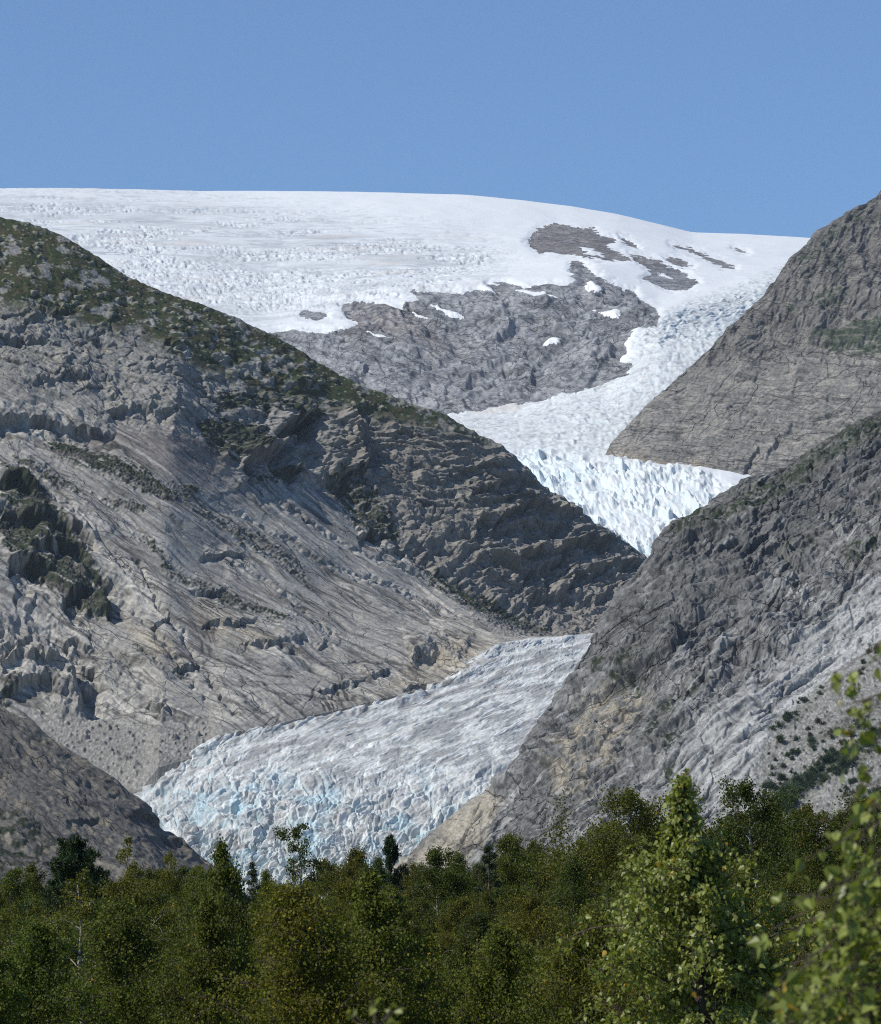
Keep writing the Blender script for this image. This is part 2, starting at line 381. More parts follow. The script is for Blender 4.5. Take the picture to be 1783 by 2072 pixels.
    for pts, up, dn, fade, w, f2 in [
        ([(215,828),(290,827),(352,842)],4,9,50,3,22), ([(-20,846),(60,845),(120,860),(240,880)],4,10,50,4,26),
        ([(70,764),(96,770),(124,778)],2,6,40,3,12), ([(118,764),(182,762)],2,6,40,3,12), ([(-10,684),(40,680),(124,697)],3,8,40,4,16),
        ([(46,642),(84,650)],3,7,30,3,16), ([(116,624),(148,627)],2,7,30,3,12), ([(203,662),(222,668)],3,7,24,3,12), ([(300,735),(330,748)],2,5,24,3,10),
        ([(210,800),(260,815)],2,4,24,3,10), ([(340,690),(372,702)],2,5,24,3,10), ([(430,720),(470,735)],2,4,24,3,10),
        ([(545,952),(552,905),(565,872),(592,852),(632,850)],13,36,70,8,50), ([(724,975),(716,935),(706,905),(694,875),(686,846)],13,24,60,5,30),
        ([(474,962),(500,934),(532,930),(562,950),(606,966)],8,13,40,7,30), ([(500,985),(486,950),(512,925)],5,8,30,5,20),
        ([(726,1084),(746,1080),(784,1088)],4,9,26,3,14), ([(768,1110),(824,1116)],5,9,26,3,12), ([(412,1117),(470,1121),(500,1121)],2,6,30,2,7),
        ([(885,978),(935,971),(960,965),(1012,962)],3,4,30,3,14), ([(928,1009),(968,1003),(1000,992),(1020,984),(1066,977),(1085,990)],4,9,30,3,22),
        ([(922,1032),(970,1030),(1000,1024),(1042,1017),(1076,1018)],3,6,24,3,14), ([(974,1100),(992,1070),(1010,1052),(1040,1036),(1072,1026),(1104,1034),(1172,1058)],6,11,30,4,26),
        ([(1012,1086),(1040,1068),(1080,1061),(1112,1069),(1142,1074)],5,11,24,4,34), ([(1036,1140),(1080,1128),(1120,1119),(1160,1105),(1200,1096),(1240,1100)],5,12,26,4,34),
        ([(950,1150),(990,1136),(1032,1146),(1062,1149),(1104,1150),(1150,1124)],6,11,30,4,40), ([(1126,1220),(1168,1166),(1230,1150),(1296,1138)],5,11,30,4,30),
        ([(1056,1217),(1100,1210),(1142,1204),(1204,1215),(1246,1188)],4,9,26,4,20), ([(940,1120),(955,1080),(975,1050)],4,9,30,4,24),
        ([(1046,1206),(1042,1170),(1046,1150)],3,8,30,4,22), ([(1105,1205),(1100,1180),(1098,1152)],3,8,30,4,22),
        ([(172,1462),(166,1420),(156,1370),(140,1346),(92,1322),(40,1330),(-30,1345)],13,19,80,10,48), ([(-10,1412),(50,1388),(92,1380),(120,1390)],3,7,30,4,40),
        ([(-20,1350),(60,1345),(130,1352)],3,8,24,4,20), ([(-20,1030),(30,1040),(80,1060)],8,14,40,6,34), ([(10,1150),(50,1140),(105,1160)],8,15,44,7,36),
        ([(215,1246),(226,1215),(205,1190),(160,1205)],8,12,40,5,30), ([(120,1232),(150,1196),(190,1180)],6,12,40,5,30), ([(60,1115),(110,1100),(170,1110)],6,10,36,5,26),
        ([(-20,960),(30,975),(70,1000)],6,12,40,6,30), ([(110,1060),(160,1075),(200,1110)],5,9,30,5,22),
        ([(125,1295),(150,1288),(185,1298)],3,8,26,3,14), ([(180,1350),(192,1345),(210,1362)],3,7,20,3,14), ([(385,1188),(420,1196),(462,1194)],2,6,24,3,9), ([(830,1345),(880,1325),(935,1350)],7,4,40,7,24),
        ([(815,1395),(850,1385),(900,1388)],2,8,30,3,14), ([(350,1352),(385,1346),(398,1350)],2,6,24,3,8), ([(300,1420),(325,1432),(318,1455)],3,6,24,3,9),
        ([(560,1300),(620,1290),(690,1312)],2,3.5,24,2,8), ([(490,1310),(520,1304),(600,1316)],2,4,24,2,8), ([(640,1400),(720,1376),(800,1352)],2,4,24,2,10),
        ([(300,1272),(330,1252),(352,1246)],2,5,20,2,10), ([(400,1275),(430,1262),(520,1262)],2,4,20,2,8)]:
        D += ledge(LX, LY, pts, up, dn, fade, w, f2)
    for pts, dp, w in [([(275,1115),(300,1180),(330,1230),(370,1290),(410,1360),(450,1420),(495,1462)],3.2,4), ([(60,960),(180,1070),(300,1190)],2.2,4),
        ([(0,1090),(120,1200),(220,1300),(300,1390),(420,1500)],3,7), ([(240,1180),(330,1300),(420,1430)],2.5,5), ([(470,1130),(560,1190),(680,1290)],2,4),
        ([(430,1010),(620,1120),(800,1190),(960,1270)],2,4), ([(500,980),(700,1100),(900,1190),(1060,1280)],2.2,4), ([(560,960),(700,1010),(800,1100),(870,1150),(960,1200),(1100,1285)],4,8),
        ([(300,740),(420,770),(520,840)],2.4,4), ([(60,600),(220,700),(330,800),(420,880)],3,5), ([(400,690),(470,720),(600,830)],2.4,4), ([(645,960),(700,1010)],4,8)]:
        D += groove(LX, LY, pts, dp, w)
    # --- colour: bare stone, lichen, grass, rubble
    n1 = fbm(a, b, 26, 5, 51); n2 = fbm(a, b, 7, 4, 52); n3 = fbm(u1/16, v1, 5, 4, 53)
    c = base_cols(X.shape, C_GREY)
    c = mix(c, C_SLAB, np.clip(slab*(.62+.9*n3+.5*n1), 0, 1))
    c = mix(c, C_DARK, np.clip(slab*sst(.05, .5, n3-.2*n1)*.55, 0, 1))
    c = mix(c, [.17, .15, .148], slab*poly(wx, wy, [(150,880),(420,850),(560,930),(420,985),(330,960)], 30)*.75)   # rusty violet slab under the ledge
    c = mix(c, [.20, .19, .175], np.clip(cliff*(.75+.8*n1), 0, .85))
    c = mix(c, [.30, .28, .245], np.clip(cliff*sst(.0, .5, fbm(a, b, 14, 4, 680))*.6, 0, 1))
    c = mix(c, C_YEL*.85, np.clip(slab*poly(wx, wy, [(400,1210),(470,1250),(560,1290),(500,1330),(420,1290),(380,1240)], 26)*.45+slab*poly(wx, wy, [(250,1250),(330,1290),(380,1340),(300,1330)], 20)*.45+
                  poly(wx, wy, [(560,1460),(760,1400),(840,1330),(930,1300),(990,1310),(930,1360),(700,1440)], 20)*.35, 0, 1))
    lich = sst(.15, .5, n2+.5*n1)
    c = mix(c, [.20, .205, .15], (1-slab)*(1-cliff)*lich*.55)
    # dark water streaks below the old moraine edge
    stk = poly(wx, wy, [(655,1385),(700,1372),(712,1412),(700,1432),(672,1440),(640,1420)], 8)+poly(wx, wy, [(388,1240),(430,1250),(440,1330),(400,1340)], 14)*.8
    u5, v5 = rot(a, b, -72)
    c = mix(c, [.055, .05, .048], np.clip(stk, 0, 1)*sst(-.02, .12, perlin(v5/2.6, u5/40, 54)))
    # grass and heath
    vn = fbm(a, b, 18, 5, 55)+.55*n2
    veg = shoulder*sst(-.20, .04, vn+.13+.35*fbm(a, b, 55, 3, 697))
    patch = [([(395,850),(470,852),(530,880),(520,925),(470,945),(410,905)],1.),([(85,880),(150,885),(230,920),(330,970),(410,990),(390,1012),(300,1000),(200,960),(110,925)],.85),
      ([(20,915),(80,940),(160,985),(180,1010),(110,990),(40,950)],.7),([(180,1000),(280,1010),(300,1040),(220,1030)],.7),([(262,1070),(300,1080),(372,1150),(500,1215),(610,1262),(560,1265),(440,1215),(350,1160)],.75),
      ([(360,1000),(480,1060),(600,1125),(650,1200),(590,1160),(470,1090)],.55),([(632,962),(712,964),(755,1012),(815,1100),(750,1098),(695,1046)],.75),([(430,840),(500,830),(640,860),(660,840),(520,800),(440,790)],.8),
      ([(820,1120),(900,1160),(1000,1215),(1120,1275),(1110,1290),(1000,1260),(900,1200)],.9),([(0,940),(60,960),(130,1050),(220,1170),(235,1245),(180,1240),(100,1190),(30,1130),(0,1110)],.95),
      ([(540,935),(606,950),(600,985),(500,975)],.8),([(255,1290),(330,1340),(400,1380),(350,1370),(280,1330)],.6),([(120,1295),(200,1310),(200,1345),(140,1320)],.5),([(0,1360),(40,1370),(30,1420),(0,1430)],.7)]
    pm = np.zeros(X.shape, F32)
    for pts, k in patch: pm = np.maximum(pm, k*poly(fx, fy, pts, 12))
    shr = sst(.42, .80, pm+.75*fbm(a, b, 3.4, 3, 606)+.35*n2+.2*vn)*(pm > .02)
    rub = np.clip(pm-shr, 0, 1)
    c = mix(c, C_RUB*.8, rub*.8)
    g2 = sst(-.25, .35, fbm(a, b, 12, 3, 56))[..., None]
    vegc = C_VEG*(1-g2)+C_BRN*g2
    c = c*(1-veg[..., None])+vegc*veg[..., None]
    stone = np.clip(np.maximum(sst(.03, .3, bo), sst(.05, .6, bo2))*shoulder, 0, 1)
    c = mix(c, [.20, .20, .165], stone*.9)
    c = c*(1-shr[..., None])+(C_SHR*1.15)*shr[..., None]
    # rubble at the foot and along the old channels
    talus = poly(wx, wy, [(100,1450),(200,1440),(300,1470),(430,1450),(450,1500),(300,1600),(-40,1700)], 26)
    talus = np.maximum(talus, poly(wx, wy, [(1000,1235),(1120,1285),(1200,1290),(1100,1300),(1010,1300),(940,1240)], 14)*.7)
    f, e5, r5, *_ = worley(a, b, 2.0, 57); f6, e6, r6, *_ = worley(a, b, 4.6, 58)
    f7, e7, r7, *_ = worley(a+n2*3, b*1.15, 7.5, 710)
    peb = np.clip(.42-f, 0, 1)*3.2*r5+np.clip(.42*r6-f6, 0, 1)*7+np.where(r7 > .8, np.clip(.36-f7, 0, 1)*9*r7, 0)
    rm = np.clip(np.maximum(talus, rub*.9), 0, 1)
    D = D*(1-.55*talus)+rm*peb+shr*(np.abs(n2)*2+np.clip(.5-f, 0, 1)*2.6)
    c = mix(c, C_RUB*(.78), talus*.8); c *= (1+.35*talus*(r5-.5))[..., None]
    c = mix(c, C_DARK*.8, np.clip(slab*sst(.10, .36, fbm(u1/14, v1, 3.0, 4, 604)+.35*n1)*.75+slab*sst(.16, .42, fbm(u1/9, v1, 9, 3, 660)+.2*n1)*.5, 0, 1)*(1-talus))
    c = mix(c, [.50, .485, .455], np.clip(slab*sst(.14, .5, fbm(u1/12, v1, 4.5, 4, 605)-.2*n1)*.6, 0, 1)*(1-talus))
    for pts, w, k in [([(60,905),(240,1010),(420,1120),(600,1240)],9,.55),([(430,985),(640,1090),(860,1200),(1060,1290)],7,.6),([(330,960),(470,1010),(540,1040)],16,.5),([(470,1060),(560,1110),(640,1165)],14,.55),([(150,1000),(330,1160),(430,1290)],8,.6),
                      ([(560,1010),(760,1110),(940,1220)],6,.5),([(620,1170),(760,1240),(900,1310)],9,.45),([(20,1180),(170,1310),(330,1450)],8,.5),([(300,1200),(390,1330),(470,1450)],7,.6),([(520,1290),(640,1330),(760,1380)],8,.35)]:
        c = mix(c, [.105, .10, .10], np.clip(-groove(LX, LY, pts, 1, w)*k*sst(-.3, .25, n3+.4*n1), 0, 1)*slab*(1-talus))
    for pts, w, k in [([(180,1090),(330,1240),(420,1350)],12,.6),([(0,850),(150,960),(300,1080),(420,1170)],12,.5),([(400,1000),(700,1130),(1000,1270)],10,.5),([(640,1080),(800,1160),(960,1250)],8,.6),([(60,1230),(190,1360),(270,1450)],12,.6)]:
        c = mix(c, [.50, .485, .46], np.clip(-groove(LX, LY, pts, 1, w)*k*sst(-.3, .2, n3), 0, 1)*slab*(1-talus))
    crack_dark = np.clip(slab*ck+lf*ck2+cliff*ck3*.9+bz*.9*np.exp(-(e/.05)**2), 0, 1)*(1-shoulder)*(1-talus)  # crack shade too fine for the mesh, painted in along with soil
    c = mix(c, [.045, .043, .04], crack_dark*.75)
    c *= (1+.30*fbm(a, b, 2.6, 2, 59)+.16*n1)[..., None]
    edge = np.ones(P.shape[0], F32); edge[:34] = .35; D = D*rowdamp(P.shape[0], -99, 1, 46)-2.5*(1-rowdamp(P.shape[0], -99, 1, 30))
    D = D*edge[:, None]*np.where(Y < -1, 1, 1)
    rid = np.exp(-np.abs(np.arange(P.shape[0])-34)/30.)[:, None]          # calmer along the skyline
    D = D*(1-.55*rid)+.9*bo*rid+rid*fbm(a, b, 4, 3, 60)*1.2
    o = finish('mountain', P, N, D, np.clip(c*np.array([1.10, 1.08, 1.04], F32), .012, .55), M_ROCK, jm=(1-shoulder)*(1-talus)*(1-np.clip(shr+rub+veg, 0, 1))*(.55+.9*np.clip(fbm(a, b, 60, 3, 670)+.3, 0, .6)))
    tag(o, 'broad rock mountain with grassy shoulder and polished slabs falling to the ice tongue', None, None, 'structure')
    return o

# ---------------------------------------------------------------- knoll at the ice front
def knoll():
    ridge = [(-160,1340,2700),(-60,1395,2700),(0,1430,2700),(60,1462,2700),(110,1498,2700),(150,1525,2700),(190,1552,2700),(235,1577,2700),(280,1610,2702),(305,1640,2704),(330,1672,2706),
             (360,1695,2708),(390,1722,2710),(430,1758,2712),(480,1800,2714),(560,1860,2716)]
    foot = [(-160,1900,2480),(100,1905,2480),(300,1905,2490),(430,1905,2520),(560,1912,2600)]
    P = loft([ridge, foot], 420, [330], sm=[2, 10])
    def seg(A, B, k): t = (np.arange(k)/k)[:, None, None]; return A*(1-t)+B*t
    b1 = P[0]+np.array([-8, 16, -4.]); b2 = P[0]+np.array([-30, 90, -60.])
    P = np.concatenate([seg(b2, b1, 6), seg(b1, P[0], 14), P, seg(P[-1], P[-1]+np.array([0, -30, -24.]), 8)[1:]])
    X, Y, a, b = fields(P); N = normals(blur(P, 6))
    wn = fbm(a, b, 14, 3, 61)
    u, v = rot(a+wn*3, b+wn*3, -38)
    shk = strata(-v/6, fbm(u/6, v, 16, 3, 694)*.9, 695, .15)
    n = fbm(u/9, v, 4.5, 5, 62); j = sst(.62, .88, ridged(u/7, v, 9, 3, 63))
    D = fbm(a, b, 50, 3, 64)*3+shk*1.0+n*.8-j*1.0+(ridged(u/3, v, 22, 3, 65)-.5)*1.8-cracks(a, b, -37, 8, 6, .35, 332)*.9
    f1, e, r, *_ = worley(u/2.6, v, 6, 66)
    D += (r-.5)*1.3-.5*np.exp(-(e/.08)**2)+fbm(a, b, 2.5, 3, 67)*.6
    for pts, up, dn, fade, w, f2 in [([(270,1640),(310,1655),(345,1680)],1.5,3.5,20,2.5,9), ([(330,1690),(360,1705),(385,1735)],1.5,3.5,20,2.5,9), ([(180,1580),(215,1605),(240,1610)],1.,3,18,2,7),
                                     ([(130,1660),(200,1660),(260,1690)],1.2,3,24,2,8), ([(20,1480),(80,1540),(160,1600)],1.5,3,24,3,12)]:
        D += ledge(X+wn*8, Y+wn*8, pts, up, dn, fade, w, f2)
    c = base_cols(X.shape, [.135, .128, .118])
    n2 = fbm(a, b, 12, 4, 68)
    c = mix(c, [.25, .22, .165], np.clip(sst(-.05, .45, n+.5*n2)*.6, 0, 1))
    c = mix(c, [.06, .056, .054], np.clip(sst(.1, .5, -n+.3*n2)*.75, 0, 1))
    top = np.exp(-np.abs(np.arange(P.shape[0])-20)/26.)[:, None]
    c = mix(c, [.27, .235, .16], np.clip(top*sst(-.1, .4, fbm(a, b, 7, 3, 69))*.7, 0, 1))
    vg = poly(X+n2*30, Y+n2*30, [(-160,1640),(40,1640),(130,1690),(170,1740),(60,1760),(30,1900),(-160,1900)], 16)
    vg = np.clip(vg*sst(-.2, .25, fbm(a, b, 5, 4, 70)), 0, 1)
    c = mix(c, C_SHR*1.2, vg); D += vg*fbm(a, b, 2, 3, 71)*1.5
    c = mix(c, [.04, .038, .035], np.clip(cracks(a, b, -37, 8, 6, .4, 332)*.7+.8*sst(.2, .5, fbm(u/8, v, 2.2, 3, 607)), 0, 1)*.7)
    c *= (1+.3*fbm(a, b, 2, 2, 72))[..., None]
    o = finish('knoll', P, N, D*(1-.3*top), np.clip(c, .012, .5), M_KNOLL)
    return tag(o, 'dark streaked rock hump at the lower left beside the ice front', None, None, 'structure')

# ---------------------------------------------------------------- near spur on the right
def near_spur():
    ridge = [(720,1830,2740),(780,1768,2745),(815,1737,2748),(870,1690,2756),(930,1648,2764),(985,1612,2772),(1012,1590,2780),(1030,1555,2788),(1060,1510,2796),(1085,1465,2806),
      (1118,1412,2818),(1160,1352,2832),(1195,1297,2848),(1215,1265,2856),(1245,1215,2868),(1280,1165,2880),(1308,1125,2890),(1328,1090,2898),(1350,1068,2904),(1400,1040,2914),
      (1450,1003,2924),(1500,967,2934),(1550,951,2944),(1600,933,2954),(1650,905,2964),(1690,880,2972),(1740,850,2982),(1783,828,2990),(1950,715,3010)]
    foot = [(720,1925,2660),(900,1945,2600),(1100,1950,2560),(1400,1950,2520),(1700,1950,2500),(1950,1950,2490)]
    nu = 1200
    P = loft([ridge, foot], nu, [880], sm=[2, 20])
    def seg(A, B, k): t = (np.arange(k)/k)[:, None, None]; return A*(1-t)+B*t
    b1 = P[0]+np.array([14, 26, -6.]); b2 = P[0]+np.array([60, 200, -170.])
    P = np.concatenate([seg(b2, b1, 8), seg(b1, P[0], 22), P, seg(P[-1], P[-1]+np.array([0, -30, -10.]), 6)[1:]])
    X, Y, a, b = fields(P); N = normals(blur(P, 8))
    wn = fbm(a, b, 22, 4, 81); wm = fbm(a, b, 22, 4, 82)
    wx, wy = X+wn*26, Y+wm*26
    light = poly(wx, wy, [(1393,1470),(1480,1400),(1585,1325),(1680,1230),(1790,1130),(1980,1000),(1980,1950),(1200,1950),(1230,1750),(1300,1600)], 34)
    scree = poly(wx, wy, [(1990,1120),(1783,1290),(1705,1350),(1625,1425),(1562,1490),(1530,1560),(1520,1640),(1560,1800),(1990,1850)], 12)
    ramp = poly(wx, wy, [(700,1850),(800,1745),(870,1688),(990,1612),(1015,1640),(965,1710),(900,1790),(820,1880)], 16)
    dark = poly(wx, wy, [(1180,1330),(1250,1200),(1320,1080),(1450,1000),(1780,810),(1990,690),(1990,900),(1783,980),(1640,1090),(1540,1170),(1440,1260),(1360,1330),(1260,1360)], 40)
    D = (fbm(a, b, 100, 3, 83)*8+fbm(a, b, 28, 3, 84)*1.3)*(.15+.85*rowdamp(P.shape[0], 30, 80))
    # fractured gneiss: two joint sets and their blocks
    u, v = rot(a+wn*3.5, b+wm*3.5, 42)
    f1, e, r, cx, cy = worley(u/1.9, v, 10, 85); f2, e2, r2, cx2, cy2 = worley(u/1.6+wn*2, v, 3.6, 86)
    D += (1-scree)*(1-.55*light)*(1-.7*ramp)*((r-.5)*1.3-cy*1.2*(r-.2)-.6*np.exp(-(e/.05)**2)+(r2-.5)*.7-.3*np.exp(-(e2/.08)**2)-cy2*.4)
    ck = cracks(a, b, 44, 7, 11, .55, 340)+cracks(a, b, 52, 7, 5.5, .45, 344, 0, .35)+.8*cracks(a, b, -30, 5, 14, .55, 348, .05, .4)+.7*cracks(a, b, 100, 4, 15, .45, 352, .1, .4)
    fc, fe = facets(u/1.9, v, 30, .22, .28, 608); fd, fe2 = facets(u/1.8+wn*2, v, 11, .16, .2, 609)
    sh1 = strata(-v/10, fbm(u/5, v, 30, 3, 686)*1.0, 687, .14); sh2 = strata(-v/4, fbm(u/5, v, 13, 3, 688)*.9, 689, .16); g1 = sst(-.3, .25, fbm(u/2, v, 40, 3, 690))
    uu, vv = rot(a, b, -30); sh3 = strata(-vv/13, fbm(uu/3, vv, 30, 3, 691)*1.0, 692, .12)*sst(0, .35, fbm(a, b, 45, 3, 693))
    D += (1-scree)*(g1*(sh1*1.9*(1-.3*light)+sh2*.75)+sh3*1.8*(1-light))
    ff = facets(u/1.7+wn*1.5, v, 6.5, .30, .38, 700, 1.)[0]+facets(u/1.5, v+wm, 3.1, .30, .40, 701, 1.)[0]+facets(uu/1.8, vv, 13, .16, .24, 702, 1.)[0]*(1-light)
    D += (1-scree)*(1-.45*light)*(1-.5*ramp)*ff
    D += (1-scree)*(1-.5*light)*(fc+fd)
    D -= (1-scree)*ck*2.0
    j1 = sst(.70, .9, ridged(u/4.5, v, 19, 3, 87)); j2 = sst(.74, .92, ridged(*rot(a+wm*9, b-wn*9, -28, 3, 1), 26, 3, 88))
    D -= (1-scree)*(j1*1.0+j2*.8*(1-light))
    n3 = fbm(u/8, v, 5, 4, 89)
    D += light*(n3*.6+(ridged(u/6, v, 18, 2, 90)-.5)*1.6)
    D += (1-scree)*fbm(a, b, 3.2, 3, 91)*.4
    LX, LY = X+fbm(a, b, 9, 3, 92)*13, Y+fbm(a, b, 9, 3, 93)*11
    for pts, up, dn, fade, w, f2_ in [([(1316,1122),(1360,1108),(1400,1104),(1442,1112),(1486,1126)],3,6,30,3,16), ([(1312,1166),(1370,1160),(1425,1168),(1490,1154),(1535,1128)],4,8,34,3,16),
        ([(1428,1370),(1490,1310),(1548,1254)],2,4,24,2,8), ([(1490,1380),(1526,1340)],2,6,24,2.5,9), ([(1566,1402),(1600,1370),(1640,1344)],1.5,4.5,24,2,7), ([(1388,1472),(1480,1405),(1585,1325),(1655,1250)],2.5,5,34,3,12),
        ([(1416,1564),(1447,1523)],1.5,5,16,2,8), ([(1262,1342),(1290,1336),(1336,1331),(1391,1276)],4,7,30,2.5,14), ([(1152,1380),(1201,1324)],2,5,24,2,9), ([(1250,1300),(1278,1340),(1288,1380)],2.5,5,26,3,12),
        ([(1470,1180),(1500,1230),(1560,1300),(1590,1330)],3,5,40,3,16), ([(1560,1080),(1620,1030),(1720,960),(1790,920)],2.5,5,40,3,14), ([(1460,1110),(1520,1060),(1560,1030)],2.5,5,30,3,14), ([(1570,1200),(1650,1130),(1783,1040)],2.5,5,40,3,14),
        ([(1600,1060),(1660,1110),(1783,1190)],2.5,4,34,3,14), ([(1370,1260),(1450,1210),(1520,1190)],3,5,34,3,14), ([(1090,1500),(1110,1530),(1100,1580)],2,4,24,3,12), ([(1120,1640),(1160,1600),(1230,1520)],2,4,34,3,12),
        ([(1060,1650),(1080,1700),(1110,1740)],2,4,24,3,12), ([(1300,1560),(1350,1500),(1393,1468)],2,4,24,2.5,10)]:
        D += ledge(LX, LY, pts, up*.4, dn*.45, fade, w*1.3, f2_*.5)
    n1 = fbm(a, b, 30, 5, 94); n2 = fbm(a, b, 8, 4, 95)
    c = base_cols(X.shape, [.185, .18, .17])
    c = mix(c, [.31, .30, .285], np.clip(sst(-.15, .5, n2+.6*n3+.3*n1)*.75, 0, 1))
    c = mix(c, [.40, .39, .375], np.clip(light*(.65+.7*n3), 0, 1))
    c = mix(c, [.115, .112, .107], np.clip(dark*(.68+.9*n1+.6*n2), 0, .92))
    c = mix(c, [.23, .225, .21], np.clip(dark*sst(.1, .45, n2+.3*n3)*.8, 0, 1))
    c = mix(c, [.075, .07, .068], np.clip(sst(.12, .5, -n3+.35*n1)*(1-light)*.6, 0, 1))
    c = mix(c, [.40, .33, .225], np.clip(poly(wx, wy, [(1120,1510),(1180,1400),(1260,1370),(1310,1400),(1280,1480),(1190,1610),(1120,1600)], 26)*sst(-.1, .45, n2+.2)*.65, 0, 1))
    c = mix(c, [.40, .35, .27], ramp*.85)
    bright = groove(wx, wy, [(1420,1600),(1560,1470),(1700,1340),(1800,1250),(1950,1130)], -1, 34)
    c = mix(c, [.50, .49, .465], np.clip(bright*(.75+.8*n3), 0, 1)*(1-scree))
    f, e5, r5, *_ = worley(a, b*1.1, 1.5, 96); f6, e6, r6, *_ = worley(a, b*1.1, 3.6, 97)
    peb = np.clip(.45-f, 0, 1)*2.2*r5+np.where(r6 > .78, np.clip(.4-f6, 0, 1)*5, 0)
    D = D*(1-.6*scree)+scree*peb
    c = c*(1-scree[..., None])+(np.asarray([.27, .26, .235], F32)*(.65+.6*r5)[..., None])*scree[..., None]
    vm = poly(wx, wy, [(1990,690),(1783,822),(1700,858),(1640,903),(1560,952),(1480,995),(1400,1042),(1352,1066),(1400,1085),(1470,1060),(1540,1030),(1620,985),(1700,935),(1783,890),(1990,760)], 16)*.75
    vm = np.maximum(vm, poly(wx, wy, [(1560,1120),(1660,1060),(1783,1010),(1783,1040),(1680,1090),(1590,1150)], 14)*.35)
    vm = np.maximum(vm, poly(wx, wy, [(1700,1120),(1783,1090),(1783,1150),(1720,1160)], 14)*.5)
    for (x0, y0, rr) in [(1265,1345,26), (1290,1372,18), (1365,1420,30), (1340,1440,20), (1360,1500,26), (1335,1478,22), (1210,1350,12), (1400,1400,20), (1356,1560,20), (1375,1600,18)]:
        vm = np.maximum(vm, .8*np.exp(-(((wx-x0)*.8+(wy-y0)*.8)**2+((wx-x0)-(wy-y0))**2*.05)/(rr*rr*.4)))
    for pts, k in [([(1545,1660),(1570,1590),(1610,1562),(1650,1545),(1700,1515),(1760,1480),(1800,1450),(1800,1500),(1740,1550),(1690,1575),(1640,1600),(1610,1640)],.85), ([(1640,1500),(1660,1480),(1740,1450),(1790,1400),(1790,1440),(1720,1490)],.6), ([(1590,1460),(1620,1440),(1660,1400),(1660,1420),(1610,1470)],.6), ([(1690,1640),(1740,1600),(1800,1580),(1800,1640)],.6)]:
        vm = np.maximum(vm, k*poly(wx*.5+X*.5, wy*.5+Y*.5, pts, 12))
    vg = sst(.50, .78, vm*.9+.8*fbm(a, b, 3.0, 3, 612)+.5*fbm(a, b, 11, 3, 98)+.05)*(vm > .05)
    c = mix(c, C_SHR*1.5, vg); D += vg*(np.abs(fbm(a, b, 2.4, 3, 99))*2.6)
    c = mix(c, C_BRN*1.3, np.clip(vm-vg, 0, 1)*.45)
    c = mix(c, [.05, .048, .046], np.clip(ck+.5*j1*(1-light)+.5*np.exp(-(fe/.035)**2)*(1-light), 0, 1)*(1-scree)*.7)
    c = mix(c, [.46, .45, .43], np.clip(sst(.14, .5, fbm(u/9, v, 3, 4, 610)+.2*n2)*.55*(1-.5*dark), 0, 1)*(1-scree))
    c = mix(c, [.10, .096, .092], np.clip(sst(.14, .45, fbm(u/8, v, 3.6, 4, 611)-.25*n2)*.6, 0, 1)*(1-scree)*(1-ramp))
    c *= (1+.30*fbm(a, b, 2.0, 2, 100)+.15*n1)[..., None]
    rid = np.exp(-np.abs(np.arange(P.shape[0])-30)/26.)[:, None]
    D = D*(1-.6*rid)+rid*fbm(a, b, 4, 3, 101)*1.0
    o = finish('spur', P, N, D, np.clip(c*np.array([.97, 1, 1.03], F32), .012, .52)*.96, M_SPUR, jm=(1-scree)*(1-vg)*(1-.55*light)*(.5+.9*np.clip(fbm(a, b, 50, 3, 671)+.3, 0, .6)))
    tag(o, 'fractured grey rock spur with pale slabs above the wood', None, None, 'structure')
    return o, P, D, N, X, Y

